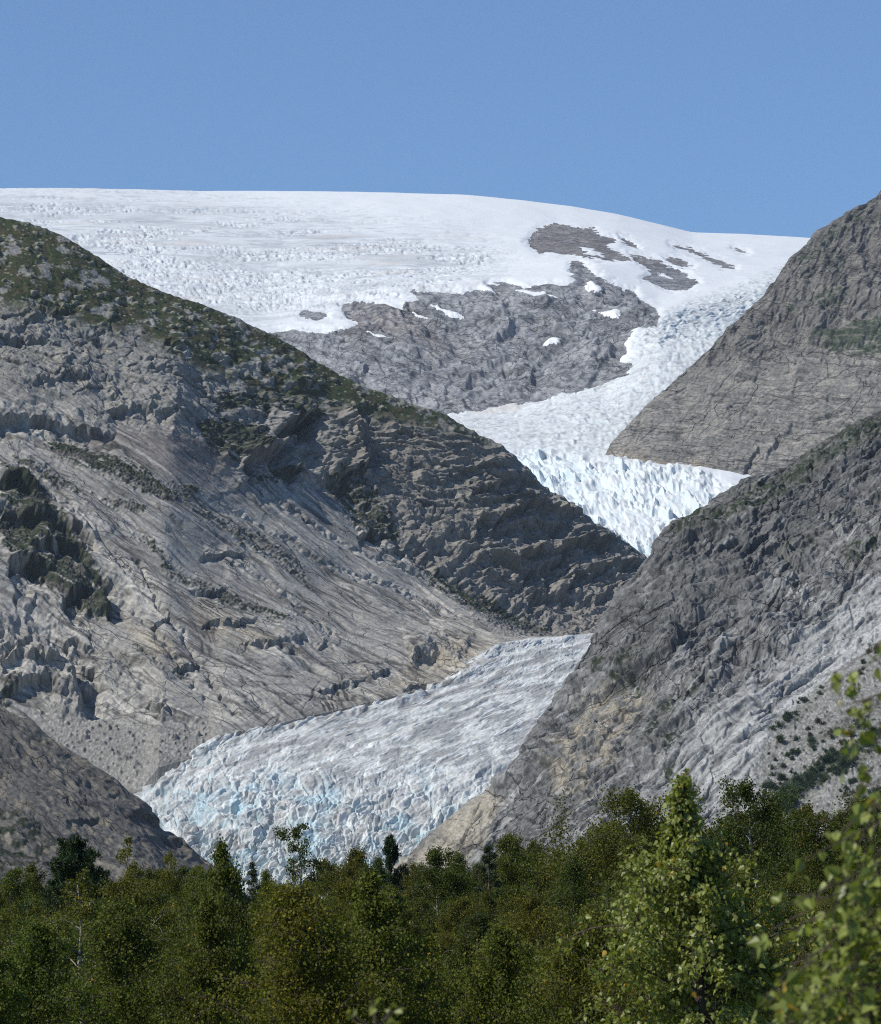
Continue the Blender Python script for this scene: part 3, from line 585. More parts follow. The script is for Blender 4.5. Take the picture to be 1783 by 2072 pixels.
# ---------------------------------------------------------------- far mountain on the right
def far_mountain():
    ridge = [(1210,935,6440),(1226,920,6445),(1232,905,6450),(1240,893,6455),(1270,862,6470),(1310,818,6490),(1350,783,6510),(1400,738,6535),(1430,708,6550),(1480,658,6575),(1510,628,6590),(1545,598,6610),
      (1560,575,6618),(1578,555,6626),(1600,520,6640),(1630,494,6655),(1650,474,6665),(1700,440,6690),(1740,412,6710),(1770,398,6725),(1783,384,6735),(1850,310,6770),(1990,220,6820)]
    foot = [(1210,940,6490),(1236,938,6480),(1300,947,6445),(1400,961,6420),(1480,977,6400),(1600,1010,6380),(1800,1060,6330),(1990,1090,6300)]; ridge = [(x, y, d+60) for x, y, d in ridge]
    P = loft([ridge, foot], 560, [520], sm=[2, 6])
    def seg(A, B, k): t = (np.arange(k)/k)[:, None, None]; return A*(1-t)+B*t
    b1 = P[0]+np.array([20, 40, -8.]); b2 = P[0]+np.array([150, 300, -260.])
    P = np.concatenate([seg(b2, b1, 8), seg(b1, P[0], 18), P, seg(P[-1], P[-1]+np.array([0, 8, -60.]), 8)[1:]])
    X, Y, a, b = fields(P); N = normals(blur(P, 8))
    wn = fbm(a, b, 40, 4, 111); wm = fbm(a, b, 40, 4, 112); wx, wy = X+wn*18, Y+wm*18
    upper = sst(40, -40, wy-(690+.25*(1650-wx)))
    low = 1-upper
    D = (fbm(a, b, 170, 3, 113)*12+fbm(a, b, 45, 3, 114)*3.5)*(.1+.9*rowdamp(P.shape[0], 26, 70, 150))
    u, v = rot(a+wn*5, b+wm*5, -8)
    ck = cracks(a, b, -10, 7, 18, .8, 360)+.8*cracks(a, b, 48, 6, 22, .8, 364, .05, .4)+cracks(a, b, -14, 8, 9, .7, 368)
    D += low*(strata(-v/15, fbm(a, b, 90, 3, 115)*.9, 116, .15)*2.2+strata(-v/6, fbm(a, b, 40, 3, 117)*.8, 118, .18)*1.1-ck*1.6)
    u2, v2 = rot(a+wn*10, b+wm*10, 62)
    D += upper*((ridged(u2/3, v2, 22, 4, 119)-.5)*5-2*cracks(a, b, 64, 5, 16, .8, 372)-1.5*cracks(a, b, -25, 4, 18, .8, 376))-sst(.7, .9, ridged(u2/4, v2, 34, 3, 120))*1.6
    f1, e, r, cx, cy = worley(u2/1.8, v2, 11, 121)
    fc, fe = facets(u2/1.6, v2, 46, .22, .2, 613); fd, fe2 = facets(u2/1.8, v2, 17, .2, .2, 614)
    D += facets(u2/1.7, v2, 10, .28, .3, 705, 1.)[0]*(.35+.65*upper)
    D += (fc+fd)*(.3+.7*upper)
    D += ((r-.5)*1.6-cy*1.0)*(.25+.75*upper)+fbm(a, b, 5, 4, 122)*1.1
    LX, LY = X+fbm(a, b, 16, 3, 123)*12, Y+fbm(a, b, 16, 3, 124)*10
    for pts, up, dn, fade, w, f2 in [([(1545,950),(1570,890),(1620,850),(1720,830)],2,4,40,4,16), ([(1500,640),(1560,650),(1640,690),(1783,700)],2,5,34,4,16), ([(1590,560),(1660,600),(1783,640)],2,5,34,4,16), ([(1500,975),(1520,930),(1540,905)],2,6,20,3,10)]:
        D += ledge(LX, LY, pts, up, dn, fade, w, f2)
    n1 = fbm(a, b, 60, 5, 125); n2 = fbm(a, b, 16, 4, 126)
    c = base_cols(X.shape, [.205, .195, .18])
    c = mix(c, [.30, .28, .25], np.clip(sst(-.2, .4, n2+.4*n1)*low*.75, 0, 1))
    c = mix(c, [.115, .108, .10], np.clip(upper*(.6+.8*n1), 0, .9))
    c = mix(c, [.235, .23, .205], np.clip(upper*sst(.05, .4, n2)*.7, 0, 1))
    c = mix(c, [.33, .27, .19], np.clip(groove(wx, wy, [(1215,925),(1300,938),(1480,968)], -1, 12)*.55, 0, 1))
    vm = np.maximum(poly(wx, wy, [(1640,670),(1720,650),(1800,640),(1990,640),(1990,760),(1800,725),(1700,725)], 18)*.8, poly(wx, wy, [(1600,600),(1700,580),(1740,600),(1680,620)], 12)*.6)
    vm = np.maximum(vm, .55*upper*sst(.0, .4, n1)); vm = np.maximum(vm, poly(wx, wy, [(1600,525),(1700,440),(1783,385),(1783,420),(1700,480),(1620,560)], 12)*.5)
    vg = sst(.40, .78, vm*.95+.7*fbm(a, b, 6, 3, 618)+.4*fbm(a, b, 20, 4, 127)+.05)*(vm > .05)
    c = mix(c, [.042, .062, .030], vg*.9)
    c = mix(c, [.055, .054, .052], np.clip(ck*low+upper*(cracks(a, b, 64, 5, 16, .8, 372)+cracks(a, b, -25, 4, 18, .8, 376)), 0, 1)*.6)
    c = mix(c, [.36, .34, .31], np.clip(low*sst(.14, .5, fbm(u/9, v, 5, 4, 615)+.2*n2)*.6, 0, 1)); c = mix(c, [.12, .115, .11], np.clip(low*sst(.12, .45, fbm(u/9, v, 6, 4, 616)-.2*n2)*.55, 0, 1))
    c = mix(c, [.07, .068, .068], np.clip(upper*sst(.1, .45, fbm(u2/5, v2, 9, 4, 617)-.2*n2)*.6, 0, 1))
    c *= (1+.26*fbm(a, b, 4, 2, 128)+.15*n1)[..., None]
    rid = np.exp(-np.abs(np.arange(P.shape[0])-26)/16.)[:, None]
    D = D*(1-.55*rid)+rid*fbm(a, b, 8, 3, 129)*2
    o = finish('mountain', P, N, D, np.clip(c, .012, .5), M_ROCKFAR)
    return tag(o, 'grey striated mountain flank rising beyond the icefall', None, None, 'structure')
# ---------------------------------------------------------------- ice cap, its outlet, the icefall and the headwall
ROCKS = [  # outlines of bare rock in the ice
 [(500,690),(557,673),(610,676),(659,676),(699,668),(728,655),(700,645),(690,618),(725,610),(770,616),(814,632),(816,616),(849,611),(831,590),(858,592),(938,596),(969,587),(1004,596),(986,576),
  (1031,574),(1057,589),(1101,577),(1150,578),(1170,565),(1152,552),(1156,536),(1172,531),(1192,548),(1221,566),(1248,579),(1283,592),(1300,615),(1336,637),(1327,665),(1290,668),(1274,679),(1265,696),(1270,710),(1252,730),
  (1281,741),(1261,761),(1234,774),(1186,787),(1124,805),(1088,814),(1048,829),(1000,836),(947,840),(885,842),(700,860),(480,860)],
 [(606,637),(625,630),(650,634),(664,646),(640,650),(612,645)],
 [(1066,493),(1091,463),(1126,454),(1191,470),(1248,490),(1221,498),(1251,513),(1283,529),(1221,530),(1171,518),(1106,513),(1091,515)],
 [(1273,515),(1316,523),(1371,548),(1413,575),(1401,588),(1366,590),(1326,580),(1301,568),(1318,553),(1296,535)],
 [(1356,498),(1391,503),(1451,525),(1488,543),(1466,544),(1411,516)],
 [(1343,525),(1375,523),(1403,541),(1380,543)], [(1254,482),(1290,498),(1294,504),(1265,497)], [(1178,465),(1200,464),(1205,470),(1188,472)], [(1484,503),(1512,512),(1500,513)]]
SNOWS = [[(1042,590),(1100,592),(1137,606),(1085,607)], [(1183,622),(1210,630),(1250,626),(1257,641),(1225,640)], [(1095,704),(1110,690),(1113,683),(1137,684),(1136,698),(1105,701)],
 [(868,616),(945,641),(930,643),(880,629)], [(832,630),(866,645),(852,647)], [(730,668),(790,684),(802,691),(768,690)], [(1183,573),(1200,566),(1220,585),(1205,591)], [(1170,502),(1200,505),(1226,524),(1190,519)],
 [(655,655),(690,660),(698,672),(668,668)], [(1270,672),(1300,664),(1320,668),(1290,676)], [(1330,553),(1352,560),(1362,567),(1345,565)], [(940,838),(1000,830),(1045,822),(1070,828),(1000,842)], [(838,660),(850,660),(850,668),(840,667)]]
HAXIS = [(-160,379,10500),(0,384,10500),(200,385,10500),(400,390,10500),(600,391,10500),(800,393,10500),(950,399,10480),(1050,408,10460),(1150,421,10440),(1250,438,10420),(1320,455,10420),(1400,474,10450),(1500,477,10600),(1640,486,10700),(1830,505,10700)]

def high_ice():
    rows = [HAXIS,
      [(-160,450,9300),(0,455,9300),(400,460,9300),(900,465,9250),(1200,490,9250),(1400,515,9400),(1640,530,9700),(1830,540,9700)],
      [(-160,545,8500),(0,550,8500),(560,560,8450),(1000,540,8450),(1200,535,8450),(1330,560,8420),(1500,562,8550),(1640,560,8750),(1830,560,8800)],
      [(-160,640,7960),(300,655,7900),(560,672,7800),(700,625,7870),(850,592,7930),(1060,577,7960),(1200,583,7910),(1330,637,7780),(1450,612,7980),(1560,585,8200),(1700,580,8350),(1830,580,8400)],
      [(-160,860,7400),(600,855,7400),(900,842,7420),(1048,829,7430),(1124,806,7450),(1234,775,7490),(1281,735,7540),(1335,700,7600),(1450,690,7680),(1560,685,7800),(1700,680,7850),(1830,680,7900)],
      [(-160,930,6980),(600,900,6980),(900,868,7000),(1060,862,6960),(1200,850,6940),(1330,845,6930),(1500,850,6930),(1830,860,6950)],
      [(-160,980,6560),(700,950,6560),(1000,936,6540),(1060,934,6530),(1230,936,6470),(1300,946,6425),(1400,960,6392),(1480,977,6368),(1600,1010,6350),(1830,1050,6320)],
      [(-160,1100,6240),(700,1100,6220),(1100,1080,6190),(1300,1130,6110),(1500,1150,6090),(1830,1180,6080)],
      [(-160,1200,6080),(700,1200,6080),(1300,1210,6030),(1830,1230,6000)]]
    # every row stationed on the same columns, so the cells stay upright
    rows = [np.stack([np.linspace(-160, 1830, 1150)]+[np.interp(np.linspace(-160, 1830, 1150), [p[0] for p in r], [p[k] for p in r]) for k in (1, 2)], -1) for r in rows]
    P = loft(rows, 1150, [70, 90, 80, 190, 70, 75, 130, 20], sm=[10, 20, 20, 8, 4, 12, 5, 12, 12], tension=.4)
    def seg(A, B, k): t = (np.arange(k)/k)[:, None, None]; return A*(1-t)+B*t
    b2 = P[0]+np.array([0, 2600., -120.]); b1 = P[0]+np.array([0, 500., 4.])
    P = np.concatenate([seg(b2, b1, 6), seg(b1, P[0], 8), P])
    X, Y, a, b = fields(P); b = (P[..., 2]*1.0+P[..., 1]*.16).astype(F32); N = normals(blur(P, 6))
    # rock mask on wind- and melt-frayed outlines
    k1 = fbm(a, b, 22, 4, 201); k2 = fbm(a, b, 22, 4, 202)
    rx, ry = X+k1*13+fbm(a, b, 7, 3, 203)*3.5, Y+k2*8+fbm(a, b, 7, 3, 204)*2
    rock = np.zeros(X.shape, F32)
    for p in ROCKS: rock = np.maximum(rock, poly(rx, ry, p, 3))
    for p in SNOWS: rock = rock*(1-poly(rx, ry, p, 2.5))
    head = poly(X, Y, ROCKS[0], 30); rw_ = np.zeros(X.shape, F32)
    for p in ROCKS: rw_ = np.maximum(rw_, poly(rx, ry, p, 13))
    for p in SNOWS: rw_ = rw_*(1-poly(rx, ry, p, 7))
    isrock = rock > .5
    # ---- ice relief
    zone_arm = np.clip(poly(X+k1*20, Y+k2*20, [(1310,655),(1400,620),(1560,560),(1640,520),(1700,560),(1560,720),(1300,900),(1500,1000),(1500,1250),(880,1250),(880,845),(1050,830),(1240,770),(1285,720)], 16), 0, 1)
    fall = sst(915, 960, Y+k2*16-.10*(X-1230))
    field = poly(X+k1*60, Y+k2*40, [(-200,395),(300,400),(560,440),(800,470),(960,495),(1010,540),(880,595),(700,620),(560,690),(-200,800)], 50)*(1-zone_arm)
    mid = np.exp(-((Y-585)/75.)**2)
    crest = np.clip(field*(.35+.75*sst(-.25, .3, fbm(a, b*3, 260, 3, 205))+.5*mid), 0, 1)
    big = sst(-.15, .35, fbm(a/2.2, b, 90, 3, 640)+.35*mid)                # broad broken fields between smooth snow
    crev = ridged(a/5+k1*14, b*1.0+k2*20, 24, 3, 206)
    crev2 = ridged(a/3+k2*14, b+k1*12, 9, 3, 207)
    cut = sst(.62, .92, crev)*big; cut2 = sst(.60, .92, crev2)*big
    Dice = fbm(a, b, 200, 3, 208)*5*(1-zone_arm)
    Dice += field*(-cut*7.5-cut2*3.0)+crest*big*(ridged(a/2.4+k1*6, b, 15, 3, 209)-.5)*3.4
    bands = sst(.60, .85, ridged(a/9, b*1.6, 34, 3, 211))*field
    Dice -= bands*4.5
    # seracs of the outlet and the icefall
    f1, e, r, cx, cy = worley(a/1.25+k1*12, b*.9+k2*9, 17, 212)
    f2, e2, r2, cx2, cy2 = worley(a/1.2+k1*6, b*1.1+k2*5, 7, 213)
    f3, e3, r3, cx3, cy3 = worley(a/.9+k1*9, b/1.5+k2*10, 13, 214)
    f4, e4, r4, cx4, cy4 = worley(a+k2*6, b/1.3+k1*6, 6.2, 215)
    f5, e5, r5, cx5, cy5 = worley(a, b/1.2, 4.2, 216)
    arm = zone_arm*(1-fall)
    fold = ridged(*rot(a+k1*14, b+k2*10, 20, 3, 1), 15, 3, 216)
    smooth_left = sst(1250, 960, X)*arm
    Dice += arm*(1-.6*smooth_left)*((r-.5)*3.0-2.2*np.exp(-(e/.09)**2)+(r2-.5)*2.6*(.4+r)-.8*np.exp(-(e2/.12)**2)-cx2*1.0+fbm(a, b, 4, 3, 217)*.7)-arm*sst(.6, .92, fold)*1.6
    sp = fall*zone_arm
    step = ridged(a/3.5+k1*8, b+k2*14, 46, 2, 641)
    hv = .22+.85*sst(-.3, .4, fbm(a, b, 50, 3, 642))
    Dice += sp*hv*((r3**2-.3)*12-4.5*np.exp(-(e3/.08)**2)+(r4**2-.3)*8*(.3+r3)-2.5*np.exp(-(e4/.09)**2)-cx3*8*r3-cx4*4.5*r4+(r5-.5)*1.8-cx5*1.2-cy3*3+fbm(a, b, 3, 2, 218)*.7)-sp*sst(.6, .9, step)*5
    Dice += (1-field)*(1-zone_arm)*fbm(a, b*2.2, 60, 3, 219)*1.2
    # ---- rock relief
    w1 = fbm(a, b, 60, 3, 221); w2 = fbm(a, b, 60, 3, 222)
    u, v = rot(a+w1*16, b+w2*16, -22)
    q = v+.0009*(a-70)**2*0
    D = fbm(a, b, 150, 4, 223)*12+fbm(a, b, 45, 4, 224)*3.5
    fold2 = (X-1080)*.0+1
    up = np.stack(rot(a+w1*30, b+w2*30, 18))
    side = sst(930, 1060, X)
    s1 = strata(-v/17, fbm(a, b, 55, 3, 225)*1.8, 226, .16)*(1-side)+strata(-up[1]/17, fbm(a, b, 55, 3, 227)*2.0, 228, .16)*side
    s2 = strata(-v/6.5, fbm(a, b, 26, 3, 229)*1.6, 230, .2)
    ck = cracks(a, b, -24, 7, 20, .9, 380)*(1-side)+cracks(a, b, 20, 7, 16, .9, 384)+.8*cracks(a, b, 75, 4, 24, .9, 388, .05, .4)+.8*cracks(a, b, -15, 8, 9, .8, 392)
    fc, fe = facets(u/1.3, v/1.5, 60, .30, .16, 620); fd, fe2 = facets(u/1.5+w1*20, v, 20, .26, .2, 621)
    D += facets(u/1.7, v, 8.5, .28, .34, 706, 1.)[0]+(fc+fd)*.9+s1*3.2+s2*1.7-ck*2
    D += (ridged(a+w1*20, b/1.4, 38, 4, 231)-.5)*4-sst(.7, .92, ridged(a+w2*20, b/1.8, 46, 3, 232))*3.5
    fw, ew, rw, cxw, cyw = worley(u/1.6, v, 12, 233)
    D += (rw-.5)*2.4-1.2*np.exp(-(ew/.08)**2)+fbm(a, b, 7, 4, 234)*1.2
    LX, LY = X+fbm(a, b, 20, 3, 235)*12, Y+fbm(a, b, 20, 3, 236)*10
    for pts, u_, d_, fade, w, f2_ in [([(1265,760),(1262,735),(1225,715),(1195,690)],4,8,40,6,20), ([(880,838),(905,780),(925,745)],2,6,34,4,14), ([(930,790),(1000,740),(1060,722),(1130,716)],3,7,40,6,20), ([(1000,690),(1040,668),(1100,660),(1160,668)],3,7,34,5,16), ([(735,625),(760,650),(790,668),(815,690)],2,5,24,3,10)]:
        D += ledge(LX, LY, pts, u_, d_, fade, w, f2_)
    n1 = fbm(a, b, 60, 5, 237); n2 = fbm(a, b, 16, 4, 238); n3 = fbm(u/7, v, 9, 4, 239)
    cr = base_cols(X.shape, [.25, .247, .243])
    cr = mix(cr, [.33, .325, .315], np.clip(sst(-.15, .5, n2+.5*n3+.3*n1)*.85, 0, 1))
    cr = mix(cr, [.09, .088, .09], np.clip(sst(.05, .5, -n3-.4*n1)*.7, 0, 1))
    brown = poly(X, Y, [(690,612),(820,612),(930,700),(880,720),(780,690),(700,680)], 30)*.55+sst(560, 520, Y)*.85
    cr = mix(cr, [.23, .175, .125], np.clip(brown*(.65+.6*n1), 0, 1))
    cr = mix(cr, [.06, .06, .062], np.clip(ck+.5*np.exp(-(fe/.03)**2), 0, 1)*.65)
    cr = mix(cr, [.36, .355, .345], np.clip(sst(.14, .5, fbm(u/6, v, 6, 4, 622)+.2*n2)*.6, 0, 1)); cr = mix(cr, [.09, .092, .098], np.clip(sst(.10, .40, fbm(u/4, v, 9, 4, 623)-.25*n2)*.75, 0, 1))
    cr = mix(cr, [.10, .10, .104], np.clip(side*sst(.05, .4, fbm(*rot(a, b, 18, 2, 1), 34, 4, 624))*.45, 0, 1))
    cr = mix(cr, [.38, .375, .365], np.clip(sst(.35, .9, s1)*.45, 0, 1)); cr = mix(cr, [.12, .12, .125], np.clip(sst(.22, .0, s1)*.35, 0, 1))
    cr *= (1+.3*fbm(a, b, 5, 2, 240)+.2*n1)[..., None]
    # ---- ice colour: old snow, grey firn darker in the folds, faint blue in the cuts
    ci = base_cols(X.shape, [.79, .82, .825]); ci = mix(ci, [.66, .70, .715], field*.7)
    ci = mix(ci, [.46, .485, .495], np.clip(field*(.75*sst(-.1, .45, fbm(a/2.5, b, 60, 4, 241))+.35*big*sst(-.1, .4, fbm(a/2, b, 12, 4, 643))), 0, .8))
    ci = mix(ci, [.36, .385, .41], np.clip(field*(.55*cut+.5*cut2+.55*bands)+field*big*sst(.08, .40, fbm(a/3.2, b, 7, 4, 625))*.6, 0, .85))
    lines = cracks(a, b, -3, 12, 17, 1.1, 720, -.1, .25, 60)+.8*cracks(a, b, 4, 9, 9, .9, 724, -.05, .3, 40)
    ci = mix(ci, [.34, .37, .40], np.clip(field*lines*.75, 0, .85))
    ci = mix(ci, [.60, .63, .64], np.clip(field*sst(1000, 200, X)*.5*sst(-.4, .3, fbm(a/2.5, b, 110, 4, 728)), 0, 1))
    ci = mix(ci, [.64, .58, .52], np.clip(field*sst(.2, .5, fbm(a/4, b, 45, 3, 242))*.40, 0, 1))
    ci = mix(ci, [.74, .785, .79], np.clip(field*big*sst(.0, .4, fbm(a, b, 24, 3, 243))*.45+mid*field*.15, 0, 1))
    ci = mix(ci, [.68, .71, .705], np.clip(zone_arm*.9, 0, 1))
    ci = mix(ci, [.40, .49, .52], np.clip(np.exp(-(e/.10)**2)*arm*.55+np.exp(-(e2/.12)**2)*arm*.35, 0, 1)*(1-.4*smooth_left))
    ci = mix(ci, [.36, .36, .355], np.clip(arm*cracks(a, b*1.0, 16, 6, 12, 1.0, 630)*.55+arm*sst(.15, .5, fbm(*rot(a, b, 18, 4, 1), 7, 4, 631))*.5+arm*sst(.6, .92, fold)*.35, 0, .9))
    ci = mix(ci, [.64, .745, .775], np.clip(sp*(sst(.30, .62, f3)*.3+sst(.1, .5, fbm(a, b, 34, 3, 245))*.45+sst(1230, 1080, X)*.35+np.exp(-(e3/.10)**2)*.4), 0, .8))
    ci = mix(ci, [.46, .46, .455], np.clip(sp*sst(.18, .5, fbm(a, b/1.4, 16, 4, 246))*.4, 0, 1))
    ci = mix(ci, [.60, .57, .53], np.clip(poly(rx, ry, SNOWS[11], 4), 0, 1)*.8)
    ci *= (1+.05*fbm(a, b, 6, 2, 247))[..., None]
    top = np.exp(-np.clip(Y-(np.interp(X, [h[0] for h in HAXIS], [h[1] for h in HAXIS])), 0, 99)/8.)
    Dice = Dice*(1-.75*top)
    thick = 4.0*(1-rw_)                                  # the snow lies on the rock with a thickness of its own
    Q = P+N*blur((D*np.clip(.30+head*.7, 0, 1)*rw_+(Dice+thick)*(1-rw_))[..., None], 1)
    # one survey, two bodies: stone faces and ice faces
    F = grid_faces(*P.shape[:2]); fr = isrock.ravel()[F].sum(1) >= 2
    V = Q.reshape(-1, 3)
    cv = np.where(isrock[..., None], cr, ci).reshape(-1, 3)
    out = []
    for nm, sel, m, sm in (('headwall', fr, M_HEAD, False), ('ice_cap', ~fr, M_SNOW, True)):
        fs = F[sel]; us, inv = np.unique(fs, return_inverse=True)
        cc = (cr*np.array([.97, 1, 1.05], F32) if nm == 'headwall' else ci).reshape(-1, 3)[us]
        o = mesh_from(nm, V[us], inv.reshape(-1, 4), m, np.clip(cc, .02, .9), sm)
        if nm == 'ice_cap':
            smo = (fall*zone_arm+.9*field*big).ravel()[fs].mean(1) < .45
            o.data.polygons.foreach_set('use_smooth', smo)
        out.append(o)
    tag(out[0], 'banded grey rock wall and outcrops standing out of the white ice cap', None, None, 'structure')
    tag(out[1], 'white ice cap with crevassed outlet and blue icefall', None, None, 'structure')

# ---------------------------------------------------------------- glacier tongue
def tongue():
    rows = [
      [(930,1345,3875),(1010,1302,3932),(1060,1296,3975),(1100,1291,4000),(1140,1288,4022),(1195,1281,4050),(1300,1276,4075),(1420,1276,4090)],
      [(880,1392,3840),(935,1364,3845),(980,1345,3865),(1040,1330,3900),(1100,1330,3915),(1200,1335,3925),(1420,1340,3930)],
      [(760,1432,3860),(840,1405,3768),(900,1388,3800),(1000,1400,3790),(1200,1410,3790),(1420,1420,3790)],
      [(520,1500,3740),(620,1462,3630),(720,1436,3690),(850,1445,3690),(1000,1460,3670),(1200,1475,3660),(1420,1480,3660)],
      [(310,1570,3660),(440,1497,3564),(560,1475,3600),(750,1500,3580),(1000,1520,3560),(1200,1530,3550),(1420,1540,3550)],
      [(200,1630,3600),(305,1590,3506),(420,1545,3520),(600,1560,3490),(900,1580,3470),(1200,1590,3460),(1420,1600,3460)],
      [(180,1665,3480),(300,1630,3440),(450,1620,3420),(700,1630,3400),(1000,1640,3390),(1200,1650,3390),(1420,1660,3390)],
      [(250,1740,3390),(360,1690,3360),(500,1690,3350),(800,1700,3330),(1000,1700,3330),(1420,1720,3330)],
      [(250,1800,3330),(400,1770,3310),(600,1770,3300),(800,1770,3290),(1000,1770,3290),(1420,1790,3290)],
      [(250,1900,3290),(400,1880,3270),(600,1880,3260),(800,1880,3260),(1000,1880,3260),(1420,1890,3260)]]
    rows = [[(x, y, pull(d)) for x, y, d in r] for r in rows]
    P = loft(rows, 1120, [70, 110, 95, 95, 95, 80, 105, 110, 50], sm=[4, 6, 6, 6, 4, 4, 10, 10, 10, 10], tension=.4)
    def seg(A, B, k): t = (np.arange(k)/k)[:, None, None]; return A*(1-t)+B*t
    P = np.concatenate([seg(P[0]+np.array([0, 120, -40.]), P[0], 12), P])
    X, Y, a, b = fields(P); b = (P[..., 2]+P[..., 1]*.14).astype(F32); N = normals(blur(P, 6))
    k1 = fbm(a, b, 26, 4, 301); k2 = fbm(a, b, 26, 4, 302)
    front = sst(1490, 1640, Y+k2*50-.10*(X-600)); upper = 1-front
    right = sst(820, 1000, X)*front
    u, v = rot(a+k1*14, b+k2*9, 33)
    flow = ridged(u/5, v, 8, 4, 303); flow2 = fbm(u/6, v, 3.2, 4, 304)
    u, v = rot(a+k1*5, b+k2*4, 33)
    D = fbm(a, b, 80, 3, 305)*3.5*front+upper*(ridged(u/5, v, 17, 2, 306)-.5)*1.4
    cr = sst(.66, .92, ridged(*rot(a+k1*9, b+k2*6, 64, 3, 1), 15, 3, 309)); cr2 = sst(.66, .92, ridged(*rot(a+k2*6, b+k1*5, 18, 3.2, 1), 12, 3, 310))
    cr3 = sst(.70, .93, ridged(u/5, v, 7.5, 3, 650))
    u6, v6 = rot(a+k1*9, b+k2*7, 58, 2.3, 1); u7, v7 = rot(a+k2*5, b+k1*4, 35, 2.0, 1)
    f1, e, r, cx, cy = worley(u6, v6, 9.5, 311); f2, e2, r2, cx2, cy2 = worley(u7, v7, 3.6, 312); f3, e3, r3, cx3, cy3 = worley(u/2.2, v*1.1, 2.3, 653)
    hum = ridged(a/1.2+k1*12, b+k2*12, 34, 2, 307); ser = front*sst(1560, 1700, Y+k1*40)
    D += front*((hum-.5)*3.0+(r**2-.3)*2.6+cy*2.6*r-cx*1.2-1.8*np.exp(-(e/.05)**2)+((r2**2-.3)*1.9+cy2*1.4-1.0*np.exp(-(e2/.07)**2))*(.5+.8*ser))
    D += (r3**2-.3)*(.42+.5*front)+facets(u7, v7, 1.9, .25, .35, 711, 1.)[0]*(.6+.4*front)+upper*((r2**2-.3)*.45-.35*np.exp(-(e2/.1)**2)*sst(-.1, .3, k1))
    D -= front*(cr*2.4+cr2*1.0)+upper*(cr2*.35+cr*.25+cr3*.6)
    LX, LY = X+k1*16, Y+k2*14
    for pts, up, dn, fade, w, f2_ in [([(480,1612),(505,1618),(530,1640)],3,8,34,4,16), ([(380,1650),(440,1665),(520,1660)],3,6,40,4,18), ([(720,1612),(800,1625),(900,1600),(1000,1560)],3,6,40,4,20), ([(880,1650),(940,1640),(1000,1600)],3,9,30,4,16),
        ([(780,1700),(850,1668),(900,1655)],3,8,30,4,18), ([(690,1500),(760,1510),(850,1490)],2,4,40,3,14),
        ([(1160,1380),(1000,1420),(800,1470)],1,2.5,40,3,12), ([(940,1605),(990,1570),(1040,1540)],3,7,30,4,16), ([(430,1700),(520,1690),(600,1700)],3,7,30,4,20)]:
        D += ledge(LX, LY, pts, up*.45, dn*.45, fade, w, f2_)
    mar = groove(X, Y, [(300,1590),(440,1500),(560,1470),(720,1436),(840,1408),(940,1362),(1010,1308),(1195,1285)], -1, 9)
    D += mar*((r2-.2)*2.5+1.0)
    n1 = fbm(a, b, 30, 4, 314); n2 = fbm(u/4, v, 5, 4, 315); n5 = fbm(u/6, v, 11, 4, 651)
    c = base_cols(X.shape, [.60, .61, .575])
    c = mix(c, [.29, .295, .29], np.clip(sst(-.16, .30, n2+.3*n1)*(.75-.25*front), 0, 1))
    c = mix(c, [.27, .268, .26], np.clip(sst(-.08, .30, n5+.3*n1)*(.75-.35*front), 0, 1))
    c = mix(c, [.72, .745, .725], np.clip(sst(.05, .45, -n2+.3*n1)*.7+mar*.45, 0, 1))
    c = mix(c, [.40, .60, .67], np.clip(front*(.5*np.exp(-(e/.10)**2)+.5*cr+.3*cr2+.75*sst(.05, .45, fbm(a, b, 24, 3, 316)))+upper*cr3*.4, 0, 1)*.6)
    bb = poly(LX, LY, [(440,1610),(520,1590),(545,1640),(500,1665),(430,1660)], 20)*.8+poly(LX, LY, [(620,1640),(660,1560),(690,1600),(650,1700)], 14)*.5+poly(LX, LY, [(700,1750),(760,1690),(800,1700),(740,1770)], 14)*.6+poly(LX, LY, [(540,1560),(600,1555),(620,1600),(560,1610)], 14)*.4
    c = mix(c, [.45, .68, .76], np.clip(bb*sst(-.25, .3, fbm(a, b, 9, 3, 632)), 0, 1)*.7)
    c = mix(c, [.20, .205, .215], np.clip(upper*cr3*sst(-.1, .3, fbm(a, b, 20, 3, 652)), 0, 1)*.7)
    mor = np.clip(groove(LX, LY, [(290,1600),(440,1503),(560,1474),(720,1440),(840,1411),(940,1366),(1010,1312)], -1, 11), 0, 1)*sst(-.15, .3, fbm(a, b, 6, 4, 660))
    c = mix(c, [.20, .185, .165], mor*.8)
    deb = poly(LX, LY, [(355,1670),(400,1660),(430,1700),(470,1680),(520,1720),(400,1740)], 14)*sst(-.05, .35, fbm(a, b, 7, 3, 317))
    c = mix(c, [.25, .22, .19], deb*.75)
    c = mix(c, [.33, .32, .31], np.clip(front*sst(.02, .40, fbm(a, b, 12, 4, 318))*.55, 0, 1))
    c = mix(c, [.24, .255, .275], np.clip(sst(.2, .5, fbm(u/7, v, 2.4, 4, 633)+.25*n1)*.75*(1-.4*front)+front*.6*cracks(a, b, 40, 4, 13, .6, 634), 0, 1)*.8)
    c = mix(c, [.82, .84, .83], np.clip(sst(.22, .5, fbm(u/6, v, 2.8, 4, 635))*.7, 0, 1))
    c *= (1+.14*fbm(a, b, 2.2, 2, 319))[..., None]
    topf = np.exp(-np.abs(np.arange(P.shape[0])-12)/10.)[:, None]
    o = finish('glacier', P, N, D*(1-.6*topf), np.clip(c, .03, .9), M_ICE, smooth=True); o.data.polygons.foreach_set('use_smooth', np.zeros(len(o.data.polygons), bool))
    return tag(o, 'grey blue glacier tongue winding down between the rock walls', None, None, 'structure')

